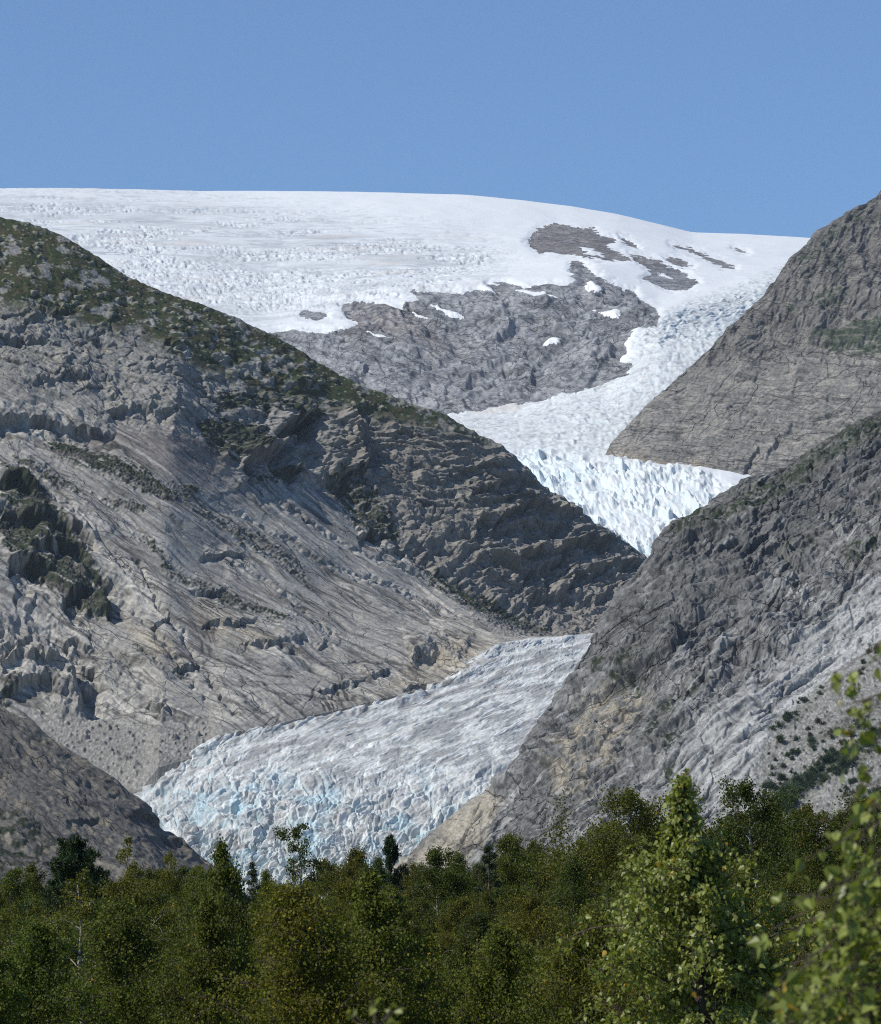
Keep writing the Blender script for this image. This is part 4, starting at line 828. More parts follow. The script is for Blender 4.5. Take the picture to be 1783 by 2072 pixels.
# ---------------------------------------------------------------- valley floor
def ground():
    def gz(x, y):
        d = np.hypot(x, y)
        z = -7.4+sst(60, 400, y)*2.0+sst(400, 2400, y)*3.0
        z = z*(sst(6, 34, d))+(-1.7)*(1-sst(6, 34, d))
        return z
    rr = np.concatenate([[0], np.geomspace(1.5, 16000, 150)]); th = np.linspace(0, 2*math.pi, 181)
    R, T = np.meshgrid(rr, th, indexing='ij'); x = R*np.sin(T); y = R*np.cos(T)
    z = gz(x, y)+fbm(x, y, 40, 3, 401)*.35*sst(20, 60, R)
    c = base_cols(x.shape, [.05, .055, .025]); c = mix(c, [.10, .08, .045], sst(-.1, .4, fbm(x, y, 9, 4, 402)))
    P = np.stack([x, y, z], -1)[:, ::-1]
    o = mesh_from('ground', P, grid_faces(*P.shape[:2]), ground_mat('forest_floor', .6, var=.3, bump=.05), c[:, ::-1])
    tag(o, None, None, None, 'structure')
    return gz
# ================================================================== TREES
class Buf:
    def __init__(s): s.V = []; s.F = []; s.T = []; s.n = 0
    def add(s, V, F, T=None):
        s.V.append(np.asarray(V, F32)); s.F.append(np.asarray(F, np.int32)+s.n); s.n += len(V)
        if T is not None: s.T.append(np.asarray(T, F32))
    def get(s): return np.concatenate(s.V), np.concatenate(s.F), (np.concatenate(s.T) if s.T else None)

def tube(buf, path, r0, r1, k=5):
    path = np.asarray(path, float); n = len(path)
    d = np.gradient(path, axis=0); d /= np.linalg.norm(d, axis=1, keepdims=True)+1e-9
    ref = np.where(np.abs(d[:, 2:3]) > .9, [[1., 0, 0]], [[0, 0, 1.]])
    s = np.cross(d, ref); s /= np.linalg.norm(s, axis=1, keepdims=True)+1e-9; t = np.cross(d, s)
    a = np.linspace(0, 2*math.pi, k, endpoint=False); r = np.linspace(r0, r1, n)[:, None, None]
    V = path[:, None]+r*(np.cos(a)[None, :, None]*s[:, None]+np.sin(a)[None, :, None]*t[:, None])
    i = np.arange(n*k).reshape(n, k); j = np.roll(i, -1, 1)
    buf.add(V.reshape(-1, 3), np.stack([i[:-1], j[:-1], j[1:], i[1:]], -1).reshape(-1, 4))

def leaves(buf, P, L, rng, droop=.5, near=False, wid=.40, out=None):
    n = len(P); L = L*rng.uniform(.65, 1.2, n)[:, None]
    d = rng.normal(size=(n, 3)); d[:, 2] -= droop*1.6
    if out is not None: d += out*.6
    d /= np.linalg.norm(d, axis=1, keepdims=True)
    q = rng.normal(size=(n, 3)); s = np.cross(d, q); s /= np.linalg.norm(s, axis=1, keepdims=True)+1e-9
    nn = np.cross(s, d); T = rng.random(n)
    if not near:
        V = np.stack([P, P+d*L*.45+s*L*wid+nn*L*.08, P+d*L, P+d*L*.45-s*L*wid+nn*L*.08], 1)
        buf.add(V.reshape(-1, 3), np.arange(4*n).reshape(n, 4), np.repeat(T, 4))
    else:                                              # birch leaf: blunt triangular base, drawn-out tip, folded on the midrib
        f = nn*L*.13
        V = np.stack([P, P+d*L*.12+s*L*.30+f*.6, P+d*L*.36+s*L*.40+f, P+d*L*.68+s*L*.19+f*.5, P+d*L, P+d*L*.68-s*L*.19+f*.5, P+d*L*.36-s*L*.40+f, P+d*L*.12-s*L*.30+f*.6, P+d*L*.40], 1)
        b = (np.arange(n)*9)[:, None]
        F = np.concatenate([b+np.array([[0, 1, 2, 8]]), b+np.array([[8, 2, 3, 4]]), b+np.array([[0, 8, 6, 7]]), b+np.array([[8, 4, 5, 6]])])
        buf.add(V.reshape(-1, 3), F, np.repeat(T, 9))

def limb(rng, p0, d0, L, droop, n=6, wob=.10):
    p = np.array(p0, float); d = np.array(d0, float); d /= np.linalg.norm(d); out = [p.copy()]
    for i in range(n):
        d = d+rng.normal(size=3)*wob; d[2] -= droop/n; d /= np.linalg.norm(d)
        p = p+d*L/n; out.append(p.copy())
    return np.array(out)

def birch(seed, H=10., W=2.2, base=.16, nb=46, tw=7, nl=30000, leaf=.08, env=None, near=False, droop=.9, up=(30, 62), bias=1., tight=.16, forks=0, keep=None, tkeep=2.0):
    """trunk, limbs, twigs and leaves of one broad-leaved tree, base at the origin"""
    rng = np.random.default_rng(seed); wood, fol = Buf(), Buf()
    if env is None: env = lambda t: W*min(1, (1-t)/.5+.02)**.8*(.62+.38*min(1, t*4+(keep or 0)*4))
    n = 14; tp = np.zeros((n, 3)); tp[:, 2] = np.linspace(0, H, n); w = np.cumsum(rng.normal(size=(n, 2))*H*.006, 0); tp[:, :2] = w-w[0]
    r0 = H*.0105; tube(wood, tp, r0, .012 if near else .015, 7)
    for q in range(forks):
        k = 4+q; dirv = [(-.55 if q % 2 else .6)+rng.normal()*.1, rng.normal()*.3, 1.]
        f = limb(rng, tp[k], dirv, H*.42, -.2, 8, .07); tube(wood, f, r0*.62, .015, 6)
        tp = np.concatenate([tp, f[2:]])
    pts, wts, outs = [], [], []
    for i in range(nb):
        u = (i+rng.random())/nb; t = base+(1-base)*u if keep is None else keep+(1-keep)*u**.85
        z = t*H; k = np.argmin(np.abs(tp[:, 2]-z)+rng.random(len(tp))*.02*H)
        p0 = np.array([np.interp(z, tp[:14, 2], tp[:14, 0]), np.interp(z, tp[:14, 2], tp[:14, 1]), z]) if forks == 0 or rng.random() < .5 else tp[k]
        az = i*2.39996+rng.normal()*.5; el = math.radians(np.interp(t, [base, 1], up)+rng.normal()*9)
        tt = (t-base)/(1-base); L = max(env(tt)*(rng.uniform(.5, 1.35) if near else rng.uniform(.7, 1.22)), .05)
        b = limb(rng, p0, [math.cos(az)*math.cos(el), math.sin(az)*math.cos(el), math.sin(el)], L*1.12, droop*rng.uniform(.4, 1.2), 7, .09)
        tube(wood, b, max(r0*.34*(1-.75*tt), .005), .003, 4)
        for j in range(tw):
            s = rng.uniform(.22, 1.)**.8; kk = min(int(s*7), 6); q0 = b[kk]+(b[kk+1]-b[kk])*(s*7-kk)
            dirv = (b[kk+1]-b[kk])/np.linalg.norm(b[kk+1]-b[kk])+rng.normal(size=3)*.75
            tl = L*rng.uniform(.18, .46)*(1.15-.5*s)+.05
            tgs = limb(rng, q0, dirv, tl, droop*rng.uniform(.5, 1.6), 4, .14)
            tube(wood, tgs, .0045 if near else .008, .002, 3)
            pts.append(tgs); wts.append(tl); outs.append(b[-1]-b[0])
        pts.append(b[[2, 3, 4, 5, 7]]); wts.append(L*.4); outs.append(b[-1]-b[0])
    wts = np.array(wts); idx = rng.choice(len(pts), nl, p=wts/wts.sum())
    A = np.stack(pts)[idx]; s = rng.uniform(0, 3.999, nl); k = s.astype(int); f = (s-k)[:, None]
    rows = np.arange(nl); P = A[rows, k]*(1-f)+A[rows, k+1]*f
    P = P+rng.normal(size=P.shape)*tight*np.minimum(1, wts[idx]/.5+.25)[:, None]
    leaves(fol, P, leaf, rng, .55, near)
    return wood.get(), fol.get()

def conifer(seed, H=10., W=2.2, base=.08, nb=60, pine=False, needle=.14, nl=30000, top=1.):
    rng = np.random.default_rng(seed); wood, fol = Buf(), Buf()
    tp = np.zeros((10, 3)); tp[:, 2] = np.linspace(0, H, 10); tube(wood, tp, H*.014, .02, 7)
    pts, outs, w = [], [], []
    for i in range(nb):
        t = base+(1-base)*(i+rng.random())/nb; tt = (t-base)/(1-base); az = i*2.39996+rng.normal()*.4
        L = W*((1-tt)**.62*(.55+.45*min(1, tt*3.2))+.05 if pine else (1-tt)**.85+.04)*rng.uniform(.72, 1.15); el = math.radians((18+30*tt if pine else -6+30*tt)+rng.normal()*8)
        b = limb(rng, [0, 0, t*H], [math.cos(az)*math.cos(el), math.sin(az)*math.cos(el), math.sin(el)], L, -.35 if pine else .1, 6, .07)
        tube(wood, b, H*.004*(1-.7*tt), .006, 4)
        for j in range(9 if pine else 8):
            s = rng.uniform(.25, 1.); kk = min(int(s*6), 5); q0 = b[kk]+(b[kk+1]-b[kk])*(s*6-kk)
            d = (b[kk+1]-b[kk])/np.linalg.norm(b[kk+1]-b[kk])+rng.normal(size=3)*[.7, .7, .35]
            tl = L*rng.uniform(.14, .34)+.08; g = limb(rng, q0, d, tl, -.5 if pine else .35, 3, .1); tube(wood, g, .01, .004, 3)
            pts.append(g); w.append(tl); outs.append(d)
    w = np.array(w); idx = rng.choice(len(pts), nl, p=w/w.sum()); A = np.stack(pts)[idx]
    s = (rng.uniform(0, 1, nl)**(.6 if pine else 1))*2.999; k = s.astype(int); f = (s-k)[:, None]; r = np.arange(nl)
    P = A[r, k]*(1-f)+A[r, k+1]*f+rng.normal(size=(nl, 3))*(.05 if pine else .04)
    leaves(fol, P, needle, rng, -.35 if pine else .3, False, .13, out=(A[r, 3]-A[r, 0])*2)
    return wood.get(), fol.get()

def leaf_mat(name, c0, c1, c2, trans=.35, rough=.5, spec=.35):
    m, nt, N, L = nmat(name)
    a = N('ShaderNodeAttribute'); a.attribute_name = 'tone'
    cr = N('ShaderNodeValToRGB'); e = cr.color_ramp.elements
    e[0].position = 0; e[0].color = (*c0, 1); e[1].position = .95; e[1].color = (*c1, 1)
    x = e.new(.988); x.color = (*c1, 1); x = e.new(.994); x.color = (*c2, 1)
    L(a.outputs['Fac'], cr.inputs['Fac'])
    oi = N('ShaderNodeObjectInfo'); mx = N('ShaderNodeMix'); mx.data_type = 'RGBA'; mx.blend_type = 'MULTIPLY'; mx.inputs[0].default_value = 1
    L(cr.outputs['Color'], mx.inputs[6]); L(oi.outputs['Color'], mx.inputs[7])
    p = N('ShaderNodeBsdfPrincipled'); p.inputs['Roughness'].default_value = rough; p.inputs['Specular IOR Level'].default_value = spec
    L(mx.outputs[2], p.inputs['Base Color'])
    t = N('ShaderNodeBsdfTranslucent'); ty = N('ShaderNodeMix'); ty.data_type = 'RGBA'; ty.blend_type = 'MULTIPLY'; ty.inputs[0].default_value = 1
    L(mx.outputs[2], ty.inputs[6]); ty.inputs[7].default_value = (1.15, 1.2, .5, 1); L(ty.outputs[2], t.inputs['Color'])
    ms = N('ShaderNodeMixShader'); ms.inputs[0].default_value = trans; L(p.outputs[0], ms.inputs[1]); L(t.outputs[0], ms.inputs[2])
    o = N('ShaderNodeOutputMaterial'); L(ms.outputs[0], o.inputs['Surface'])
    return m

def bark_mat(name, c0, c1, scale):
    m, nt, N, L = nmat(name); tc = N('ShaderNodeTexCoord'); mp = N('ShaderNodeMapping'); mp.inputs['Scale'].default_value = (1, 1, 3.5)
    n = N('ShaderNodeTexNoise'); n.inputs['Scale'].default_value = scale; n.inputs['Detail'].default_value = 4
    cr = N('ShaderNodeValToRGB'); cr.color_ramp.elements[0].position = .42; cr.color_ramp.elements[0].color = (*c0, 1); cr.color_ramp.elements[1].position = .55; cr.color_ramp.elements[1].color = (*c1, 1)
    p = N('ShaderNodeBsdfPrincipled'); p.inputs['Roughness'].default_value = .85; o = N('ShaderNodeOutputMaterial')
    L(tc.outputs['Object'], mp.inputs[0]); L(mp.outputs[0], n.inputs['Vector']); L(n.outputs['Fac'], cr.inputs[0]); L(cr.outputs[0], p.inputs['Base Color']); L(p.outputs[0], o.inputs['Surface'])
    return m

def wood():
    ML = leaf_mat('birch_leaf', (.072, .085, .014), (.128, .140, .026), (.42, .26, .03), .36, .6, .2)
    MN = leaf_mat('near_birch_leaf', (.17, .20, .038), (.35, .38, .10), (.50, .30, .03), .38, .42, .5)
    MC = leaf_mat('conifer_needle', (.018, .034, .010), (.036, .058, .016), (.09, .07, .02), .12)
    MS = leaf_mat('shrub_leaf', (.034, .056, .026), (.060, .088, .036), (.08, .08, .03), .25)
    MB = bark_mat('birch_bark', (.08, .07, .06), (.34, .32, .28), 2.5); MT = bark_mat('pine_bark', (.05, .035, .025), (.12, .08, .055), 3)
    MD = bark_mat('twig_bark', (.05, .035, .028), (.09, .065, .05), 6)
    protos = {}
    def proto(key, parts, mats, H):
        (wv, wf, _), (lv, lf, lt) = parts
        protos[key] = [wv, wf, lv, lf, lt, mats, H, None, None]
    proto('b0', birch(1, W=2.9, nl=46000), (MB, ML), 10); proto('b1', birch(2, W=2.2, base=.12, nl=34000, up=(38, 68)), (MB, ML), 10)
    proto('b2', birch(3, W=3.3, base=.2, nb=60, nl=56000, up=(22, 55)), (MB, ML), 10); proto('b3', birch(4, W=2.3, nb=40, tw=8, nl=32000, droop=1.7), (MB, ML), 10)
    proto('b4', birch(5, W=2.4, base=.1, nb=64, nl=52000, env=lambda t: 3.0*(1-t)**.62*(.5+.5*min(1, t*4))+.12), (MB, ML), 10)
    proto('airy', birch(6, W=2.0, base=.3, nb=30, tw=7, nl=9000, leaf=.085, tight=.10, up=(15, 60), env=lambda t: 2.0*(.55+.45*math.sin(t*9))*(1-t)**.55+.25), (MB, ML), 10)
    proto('thin', birch(7, W=1.2, base=.15, nb=34, nl=7500, tight=.12, up=(45, 70), droop=1.5), (MB, ML), 10)
    proto('pine', conifer(8, W=3.0, base=.12, nb=95, pine=True, nl=70000, needle=.17), (MT, MC), 10); proto('pinetop', conifer(9, W=1.9, base=.2, nb=50, pine=True, nl=26000, needle=.17), (MT, MC), 10)
    proto('spruce', conifer(10, W=1.5, base=.05, nb=64, nl=26000, needle=.13), (MT, MC), 10)
    # nearer kinds carry smaller leaves, thickest towards the part that shows
    proto('m0', birch(21, W=2.6, nb=90, tw=8, nl=60000, leaf=.058, keep=.42, tight=.13), (MB, ML), 10); proto('m1', birch(22, W=2.1, nb=80, tw=8, nl=46000, leaf=.058, keep=.42, tight=.12, up=(40, 70)), (MB, ML), 10)
    proto('m2', birch(23, W=3.0, nb=95, tw=8, nl=70000, leaf=.055, keep=.42, tight=.14, up=(20, 60)), (MB, ML), 10)
    proto('n0', birch(31, W=2.2, nb=120, tw=8, nl=60000, leaf=.046, keep=.42, tight=.10), (MD, ML), 9); proto('n1', birch(32, W=1.7, nb=110, tw=8, nl=42000, leaf=.048, keep=.42, tight=.09, up=(42, 72)), (MD, ML), 9)
    proto('bare', birch(33, W=2.4, base=.30, nb=64, tw=8, nl=42000, leaf=.058, forks=4, tight=.10, up=(20, 55)), (MB, ML), 9)
    def plant(key, sx, top, d, tint, label, cat='tree', name=None, group=None, rz=None, wide=1., names=('trunk', 'crown')):
        wv, wf, lv, lf, lt, mats, H, mw, ml = protos[key]
        p = at(sx, top, d); gz = float(GZ(p[0], p[1])); s = (p[2]-gz)/H
        r = bpy.data.objects.new(name or ('pine_tree' if key.startswith('pine') else 'spruce_tree' if key == 'spruce' else 'birch_tree'), None)
        r.location = (p[0], p[1], gz-.05); r.scale = (s*wide, s*wide, s); r.rotation_euler = (0, 0, rng.uniform(0, 6.28) if rz is None else rz)
        r.empty_display_size = .3; COL.objects.link(r); tag(r, label, cat, group)
        if mw is None:
            a = mesh_from(names[0], wv, wf, mats[0], smooth=True); b = mesh_from(names[1], lv, lf, mats[1], floats={'tone': lt})
            protos[key][7], protos[key][8] = a, b
        else:
            a = mw.copy(); b = ml.copy(); COL.objects.link(a); COL.objects.link(b)
        a.parent = r; b.parent = r; b.color = (*tint, 1)
        return r
    rng = np.random.default_rng(5)
    TONES = [('dark green', (.66, .80, .75)), ('olive', (1.05, 1.0, .85)), ('yellowish green', (1.35, 1.22, .85)), ('mid green', (.95, 1.06, .95)), ('brownish green', (1.10, .95, .80)), ('pale green', (1.22, 1.28, 1.1)), ('deep olive', (.80, .82, .7))]
    LM = [(45, 'at the far left of the wood'), (140, 'in line with the broad dark pine'), (232, 'beside the thin yellowish birch'), (330, 'below the foot of the dark knoll'), (425, 'below the left tip of the blue ice'), (510, 'in line with the small spruces'),
          (605, 'in line with the tall airy birch'), (695, 'below the blue crevasses'), (790, 'in line with the tufted dark pine'), (880, 'below the beige slab'), (985, 'below the lower end of the rock spur'), (1080, 'below the jagged rock of the spur'), (1180, 'below the yellow stained rock'),
          (1275, 'in line with the tall bushy birch'), (1390, 'in line with the bright near birch'), (1500, 'below the pale slab'), (1610, 'below the bush dotted scree'), (1740, 'at the far right of the wood')]
    used = set()
    def name_it(kind, rank, sx, tone_i):
        lm = min(LM, key=lambda q: abs(q[0]-sx))[1]
        for k in range(len(TONES)):
            tn, tint = TONES[(tone_i+k) % len(TONES)]
            lab = f'{tn} {kind} in the {rank} {lm}'; lab = lab.replace(' in the middle rank', ' in middle rank') if len(lab.split()) > 16 else lab
            if lab not in used: used.add(lab); return lab, tint
        return lab, tint
    G = 'birches of the valley wood'
    # the skyline of the wood, tree by tree
    sky = [('b1',-25,1790,300,.9), ('b0',25,1778,290,1), ('b1',75,1765,320,.9), ('b3',268,1762,320,.8), ('b1',305,1775,330,.8), ('b3',350,1742,310,.7), ('b0',395,1772,330,.9), ('b1',428,1778,340,.8),
      ('b1',545,1778,340,.7), ('b0',660,1760,320,.9), ('b4',718,1735,300,.8), ('b1',757,1752,310,.7), ('b0',838,1768,330,.8), ('b4',885,1735,300,1.0), ('b1',925,1742,320,.9), ('b0',965,1768,330,.8), ('b4',1035,1708,300,.95), ('b1',1085,1718,310,.8),
      ('b0',1130,1742,320,.9), ('b3',1168,1712,300,.7), ('b1',1210,1722,310,.8), ('b2',1268,1610,270,1.05), ('b0',1322,1690,300,.9), ('b1',1352,1668,310,.8), ('b0',1430,1690,300,.9), ('b1',1468,1662,300,.8), ('b2',1508,1592,270,.95), ('b0',1560,1652,290,.9), ('b3',1600,1648,280,.8),
      ('b1',1648,1640,280,.9), ('b0',1700,1655,290,1), ('b4',1745,1630,290,.9), ('b2',1800,1612,280,1)]
    fr = np.random.default_rng(15); xs = -30.; sp = sorted((x, t) for _, x, t, _, _ in sky)
    while xs < 1830:                                     # the trees behind, which close the gaps
        t = float(np.interp(xs, [p[0] for p in sp], [p[1] for p in sp])); t = max(t, 1640)+fr.uniform(2, 24)
        q = int(fr.integers(0, 7)); lab, tint = name_it('birch', 'farthest rank', xs, q); plant(['b0', 'b4', 'b2', 'b3'][q % 4], xs, t, fr.uniform(340, 400), tuple(c*.95 for c in tint), lab, group=G, wide=fr.uniform(.9, 1.15)); xs += fr.uniform(38, 62)
    sky = [(k, sx, top-(13 if sx < 1180 else 4), d, w) for k, sx, top, d, w in sky]
    for i, (k, sx, top, d, w) in enumerate(sky):
        if k == 'b2' and sx == 1268: lab, tint = 'tall bushy birch rising highest in the back rank before the rock spur', TONES[1][1]
        else: lab, tint = name_it('birch', 'back rank', sx, i*3+i//4)
        plant(k, sx, top, d, tint, lab, group=G, wide=w)
    plant('pine', 148, 1712, 240, (1.05, 1.15, 1.), 'broad dark green pine standing above the birches on the left', wide=.95)
    plant('pine', 205, 1775, 250, (.8, .9, .8), 'lower dark pine leaning against the right side of the broad pine', wide=.8)
    plant('thin', 232, 1688, 230, TONES[2][1], 'thin yellowish birch with airy twigs just right of the broad pine', group=G)
    plant('spruce', 462, 1738, 300, (1, 1, 1), 'small pointed spruce before the grey ice, left of the other', wide=.9)
    plant('spruce', 512, 1745, 310, (.9, 1, .9), 'small spruce before the grey ice, nearer to the tall airy birch', wide=1.)
    plant('airy', 606, 1668, 250, TONES[0][1], 'tall airy birch with open crown standing out against the blue ice', group=G, wide=.85)
    plant('pinetop', 790, 1700, 270, (1, 1.05, 1), 'dark pine with tufted top before the right edge of the ice', wide=.7)
    plant('spruce', 990, 1712, 290, (.9, 1, .9), 'dark spruce before the lower end of the rock spur', wide=1.2)
    i = 7
    for rank, d0, d1, t0, t1, step, keys, wr in [('second rank', 205, 255, 1782, 1850, 78, ('b0','b2','b4','b1','b3'), (.8, 1.1)), ('middle rank', 150, 185, 1835, 1905, 96, ('m2','m0','b2','m1'), (.8, 1.1)),
                                            ('near rank', 92, 125, 1895, 1975, 118, ('m0','m2','m1'), (.8, 1.05)), ('nearest rank', 56, 74, 1965, 2045, 150, ('n0','n1','n0'), (.85, 1.1))]:
        sx = -40+rng.uniform(0, 40)
        while sx < 1850:
            top = rng.uniform(t0, t1)-8-(50 if sx > 1150 and rank in ('second rank', 'middle rank') else 0)
            lab, tint = name_it('birch', rank, sx, i*3+i//5); i += 1
            j = rng.uniform(.78, 1.22)*(1.2 if rank == 'nearest rank' else 1.08 if rank == 'near rank' else 1); tint = (tint[0]*j, tint[1]*j, tint[2]*j*.95)
            if not (rank == 'near rank' and 60 < sx < 250):
                plant(keys[i % len(keys)], sx, top, rng.uniform(d0, d1), tint, lab, group=G, wide=rng.uniform(*wr))
            sx += step*rng.uniform(.72, 1.28)
    plant('bare', 165, 1890, 96, TONES[1][1], 'old birch with pale forked trunk and thin leaves at the lower left', group=G, rz=.6, wide=1.0)
    plant('n1', 437, 1855, 70, TONES[3][1], 'slim birch leader rising out of the near rank left of centre', group=G, wide=.7)
    plant('n1', 745, 1925, 62, TONES[5][1], 'pale leaved birch top low in the middle of the photo', group=G, wide=1.)
    # ---- the bright birch close to the viewer
    zt = at(1390, 1570, 38)[2]-float(GZ(1.7, 38)); dep = [0, .12, .42, .60, .95, 1.3, 1.75, 3, 6, zt]; rad = [.02, .05, .11, .28, .48, .63, .76, 1.1, 1.3, .9]
    env = lambda t: float(np.interp((1-t)*zt*.9, dep, rad))
    proto('near', birch(44, H=zt, base=.1, nb=150, tw=9, nl=27000, leaf=.045, env=env, near=True, tight=.06, up=(28, 60), droop=1.1, keep=.62), (MD, MN), zt)
    plant('near', 1390, 1570, 38, (1, 1, 1), 'bright leafy birch close to the viewer with a slender leader rising over the wood', group=None, rz=0)
    # ---- the birch at arm's length on the right, its sprays drooping into view
    rg = np.random.default_rng(77); D = 13.0; wd, fo = Buf(), Buf()
    root = at(2060, 1978, D); g0 = float(GZ(root[0], root[1])); tr = np.array([[root[0], D, g0], [root[0]+.03, D+.02, -.6], [root[0]-.02, D, .4], [root[0]+.02, D+.03, 1.4], [root[0], D, 2.3]])
    tube(wd, tr, .05, .012, 7); LP = []
    def spray(sx, sy, n, dd=0., rise=.12, leafn=5):
        e = at(sx, sy, D+dd); z0 = e[2]+rise+.07*abs(e[0]-root[0]); s = np.array([np.interp(z0, tr[:, 2], tr[:, 0]), D, z0])
        t = np.linspace(0, 1, 9)[:, None]; b = s*(1-t)+e*t; b[:, 2] += np.sin(t[:, 0]*math.pi)*.05; b[1:-1] += rg.normal(size=(7, 3))*.012
        tube(wd, b, .0028, .0012, 4)
        for _ in range(n):
            u = rg.uniform(.25, 1); k = min(int(u*8), 7); q = b[k]+(b[k+1]-b[k])*(u*8-k)
            w = limb(rg, q, [rg.normal()-.3, rg.normal(), rg.normal()*.7-.3], rg.uniform(.07, .20), 1.2, 4, .2); tube(wd, w, .0018, .0008, 3)
            for __ in range(leafn): LP.append(w[rg.integers(1, 5)]+rg.normal(size=3)*.012)
    for sx, sy in [(1652,1372),(1668,1400),(1712,1345),(1700,1445),(1664,1492),(1742,1418),(1750,1500),(1765,1552)]: spray(sx, sy, 7, rg.uniform(-.15, .15), .1, 3)
    for sx, sy in [(1700,1612),(1650,1665),(1720,1660),(1690,1690)]: spray(sx, sy, 6, rg.uniform(-.2, .2), .1, 3)
    for _ in range(52):
        y = rg.uniform(1700, 2230); x = np.interp(y, [1690, 1780, 1900, 2230], [1665, 1605, 1575, 1562])+rg.exponential(80)
        spray(x, y, 10, rg.uniform(-.35, .45), rg.uniform(.03, .15), 4)
    leaves(fo, np.array(LP), .037, rg, .7, True)
    r = bpy.data.objects.new('birch_tree', None); r.location = (root[0], D, g0); COL.objects.link(r)
    tag(r, 'blurred birch nearest the viewer with drooping leafy sprays at the right edge', 'tree')
    off = np.array([root[0], D, g0], F32)
    a, f, _ = wd.get(); o1 = mesh_from('trunk', a-off, f, MD, smooth=True, parent=r)
    a, f, t = fo.get(); o2 = mesh_from('crown', a-off, f, MN, floats={'tone': t}, parent=r); o2.color = (.95, 1, .9, 1)
    # ---- a young shoot reaching up into the bottom edge
    wd, fo = Buf(), Buf(); b0 = at(760, 2072, D); g0 = float(GZ(b0[0], b0[1])); LP = []
    st = np.array([[b0[0], D, g0], [b0[0]-.02, D, -.7], at(765, 2100, D), at(752, 2022, D)]); tube(wd, st, .012, .002, 5)
    for sx, sy in [(690, 2066), (716, 2048), (752, 2020), (770, 2042), (802, 2036), (816, 2028), (806, 2060), (735, 2066)]:
        e = at(sx, sy, D+rg.uniform(-.1, .1)); s = at(762, min(sy+50, 2110), D); l = limb(rg, s, e-s, np.linalg.norm(e-s), .05, 5, .05); tube(wd, l, .002, .0008, 3)
        for _ in range(2): LP.append(l[rg.integers(3, 6)]+rg.normal(size=3)*.008)
    leaves(fo, np.array(LP), .025, rg, .3, True)
    r = bpy.data.objects.new('birch_sapling', None); r.location = (b0[0], D, g0); COL.objects.link(r); off = np.array([b0[0], D, g0], F32)
    tag(r, 'blurred young birch shoot poking in at the bottom edge', 'sapling')
    a, f, _ = wd.get(); mesh_from('stem', a-off, f, MD, smooth=True, parent=r); a, f, t = fo.get(); o2 = mesh_from('foliage', a-off, f, MN, floats={'tone': t}, parent=r)
    # ---- shrubs on the scree
    o, P, Dd, N, X, Y = SP_; S = P+N*Dd[..., None]; QX, QY = survey(S); QX = QX[::4, ::4]; QY = QY[::4, ::4]; S4 = S[::4, ::4]
    sb = []
    for q in range(2):
        rb = np.random.default_rng(90+q); b = Buf(); wv = Buf(); n = 1500; C = rb.normal(size=(9, 3))*[.42, .42, .22]+[0, 0, .45]; P0 = C[rb.integers(0, 9, n)]+rb.normal(size=(n, 3))*.17
        leaves(b, P0, .11, rb, 0.); [tube(wv, [[0, 0, -.2], c*.5, c], .03, .01, 4) for c in C]; sb.append((b.get(), wv.get()))
    bush_mesh = [None, None]
    spots = [(1659,1391,6),(1598,1449,14),(1612,1441,9),(1578,1496,14),(1608,1493,9),(1640,1498,13),(1617,1518,9),(1647,1513,7),(1743,1464,16),(1723,1486,12),(1702,1501,9),(1686,1520,11),(1721,1520,16),(1677,1535,15),(1704,1538,18),(1731,1533,12),(1659,1543,11),(1689,1560,16),
      (1585,1547,8),(1600,1533,7),(1563,1565,8),(1580,1572,12),(1561,1589,15),(1610,1577,17),(1630,1572,16),(1595,1599,19),(1615,1592,17),(1578,1624,24),(1598,1614,20),(1566,1614,12),(1711,1592,8),(1721,1584,8),(1728,1604,8),(1706,1607,9),(1743,1619,10),(1763,1621,12),(1778,1599,13),
      (1746,1340,9),(1773,1311,15),(1760,1318,9),(1743,1560,9),(1645,1556,13),(1640,1585,10),(1665,1500,6),(1690,1480,6),(1755,1500,12),(1770,1480,10)]
    for _ in range(70):                                  # smaller growth trailing between the big clumps
        k = int(rg.integers(0, len(spots))); t = rg.normal()*26; spots.append((min(spots[k][0]+t+rg.normal()*7, 1790), spots[k][1]-.75*t+rg.normal()*7, float(rg.uniform(4, 11))))
    for q, (sx, sy, rpx) in enumerate(spots):
        k = np.argmin((QX-sx)**2+(QY-sy-rpx*.5)**2); p = S4.reshape(-1, 3)[k]; s = rpx/FPX*p[1]*1.15
        r = bpy.data.objects.new('shrub', None); r.location = p; r.scale = (s, s, s*.95); r.rotation_euler = (0, 0, q*1.3); COL.objects.link(r)
        i = q % 2
        if bush_mesh[i] is None:
            (lv, lf, lt), (wv, wf, _) = sb[i]
            bush_mesh[i] = (mesh_from('stem', wv, wf, MT), mesh_from('foliage', lv, lf, MS, floats={'tone': lt})); pr = bush_mesh[i]
        else:
            pr = tuple(m.copy() for m in bush_mesh[i]); [COL.objects.link(m) for m in pr]
        for m in pr: m.parent = r
        j = rg.uniform(.8, 1.3); pr[1].color = (j*.9, j, j*1.05, 1)
        tag(r, ('large dark green shrub in the thicket at the foot of the grey scree' if rpx >= 17 and sy > 1560 else 'dark green shrub growing among stones on the grey scree slope' if rpx >= 11 else 'small dark tuft of shrub on the grey scree slope'), 'shrub', 'shrubs on the scree slope')
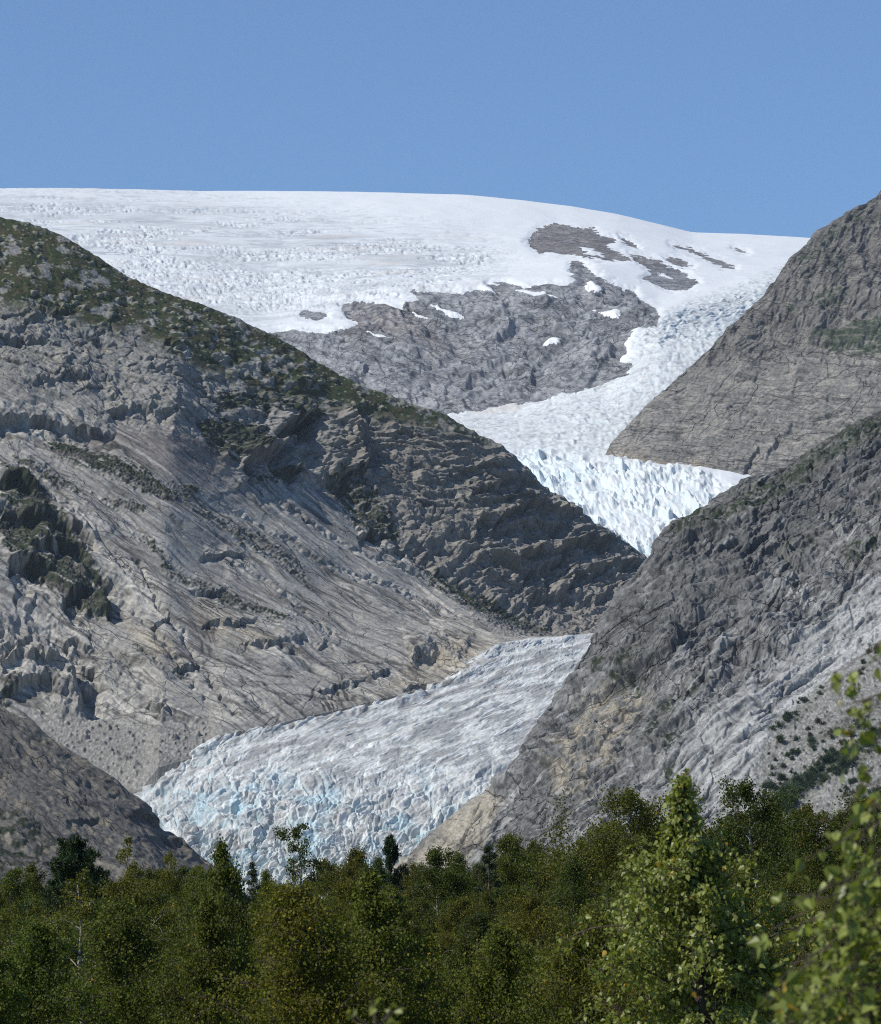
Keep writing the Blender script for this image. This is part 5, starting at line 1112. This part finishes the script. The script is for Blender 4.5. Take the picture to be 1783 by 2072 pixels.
# ================================================================== AIR, LIGHT, CAMERA
def air():
    V = np.array([(x, y, z) for z in (-9.5, 2700) for y in (-60, 13300) for x in (-2600, 2600)], float)
    Fq = [(0,2,3,1),(4,5,7,6),(0,1,5,4),(2,6,7,3),(0,4,6,2),(1,3,7,5)]
    m, nt, N, L = nmat('valley_air'); out = N('ShaderNodeOutputMaterial'); pv = N('ShaderNodeVolumePrincipled')
    pv.inputs['Color'].default_value = (.74, .86, 1, 1); pv.inputs['Density'].default_value = HAZE; pv.inputs['Anisotropy'].default_value = 0.
    L(pv.outputs[0], out.inputs['Volume'])
    o = mesh_from('haze', V, Fq, m); tag(o, None, None, None, 'stuff'); o.visible_shadow = True
    return o
HAZE = 1.25e-5
SUN_EL, SUN_X, SUN_Y = 45.0, -.89, -.46            # towards the sun
def light():
    h = math.hypot(SUN_X, SUN_Y); el = math.radians(SUN_EL)
    d = Vector((SUN_X/h*math.cos(el), SUN_Y/h*math.cos(el), math.sin(el)))
    s = bpy.data.lights.new('sun', 'SUN'); s.energy = 4.3; s.angle = math.radians(.53); s.color = (1, .955, .875)
    o = bpy.data.objects.new('sun', s); COL.objects.link(o); o.rotation_euler = d.to_track_quat('Z', 'Y').to_euler()
    w = bpy.data.worlds.new('World'); scene.world = w; w.use_nodes = True
    nt = w.node_tree; bg = nt.nodes['Background']
    sky = nt.nodes.new('ShaderNodeTexSky'); sky.sky_type = 'NISHITA'; sky.sun_disc = False
    sky.sun_elevation = el; sky.sun_rotation = math.atan2(SUN_X, SUN_Y)
    sky.altitude = 1600; sky.air_density = 1.0; sky.dust_density = 0.02; sky.ozone_density = 9.0
    nt.links.new(sky.outputs[0], bg.inputs['Color']); bg.inputs['Strength'].default_value = .11
def camera():
    c = bpy.data.cameras.new('camera'); o = bpy.data.objects.new('camera', c); COL.objects.link(o)
    o.location = (0, 0, EYE); o.rotation_euler = (math.pi/2+PITCH, 0, 0)
    c.sensor_fit = 'HORIZONTAL'; c.sensor_width = 36; c.lens = 18/math.tan(math.radians(4.6)); c.clip_start = .5; c.clip_end = 40000
    c.dof.use_dof = True; c.dof.focus_distance = 300; c.dof.aperture_fstop = c.lens/9.
    scene.camera = o

left_mountain(); knoll(); SP_ = near_spur(); far_mountain(); high_ice(); tongue(); GZ = ground()
if 'wood' in globals(): wood()
air(); light(); camera()
vs = scene.view_settings; vs.view_transform = 'Standard'; vs.look = 'None'; vs.exposure = 0; vs.gamma = 1
cy = scene.cycles; cy.use_denoising = False; cy.max_bounces = 5; cy.diffuse_bounces = 2; cy.transmission_bounces = 3; cy.volume_bounces = 0
cy.pixel_filter_type = 'BLACKMAN_HARRIS'; cy.filter_width = 1.1; cy.use_adaptive_sampling = True; cy.adaptive_threshold = .01
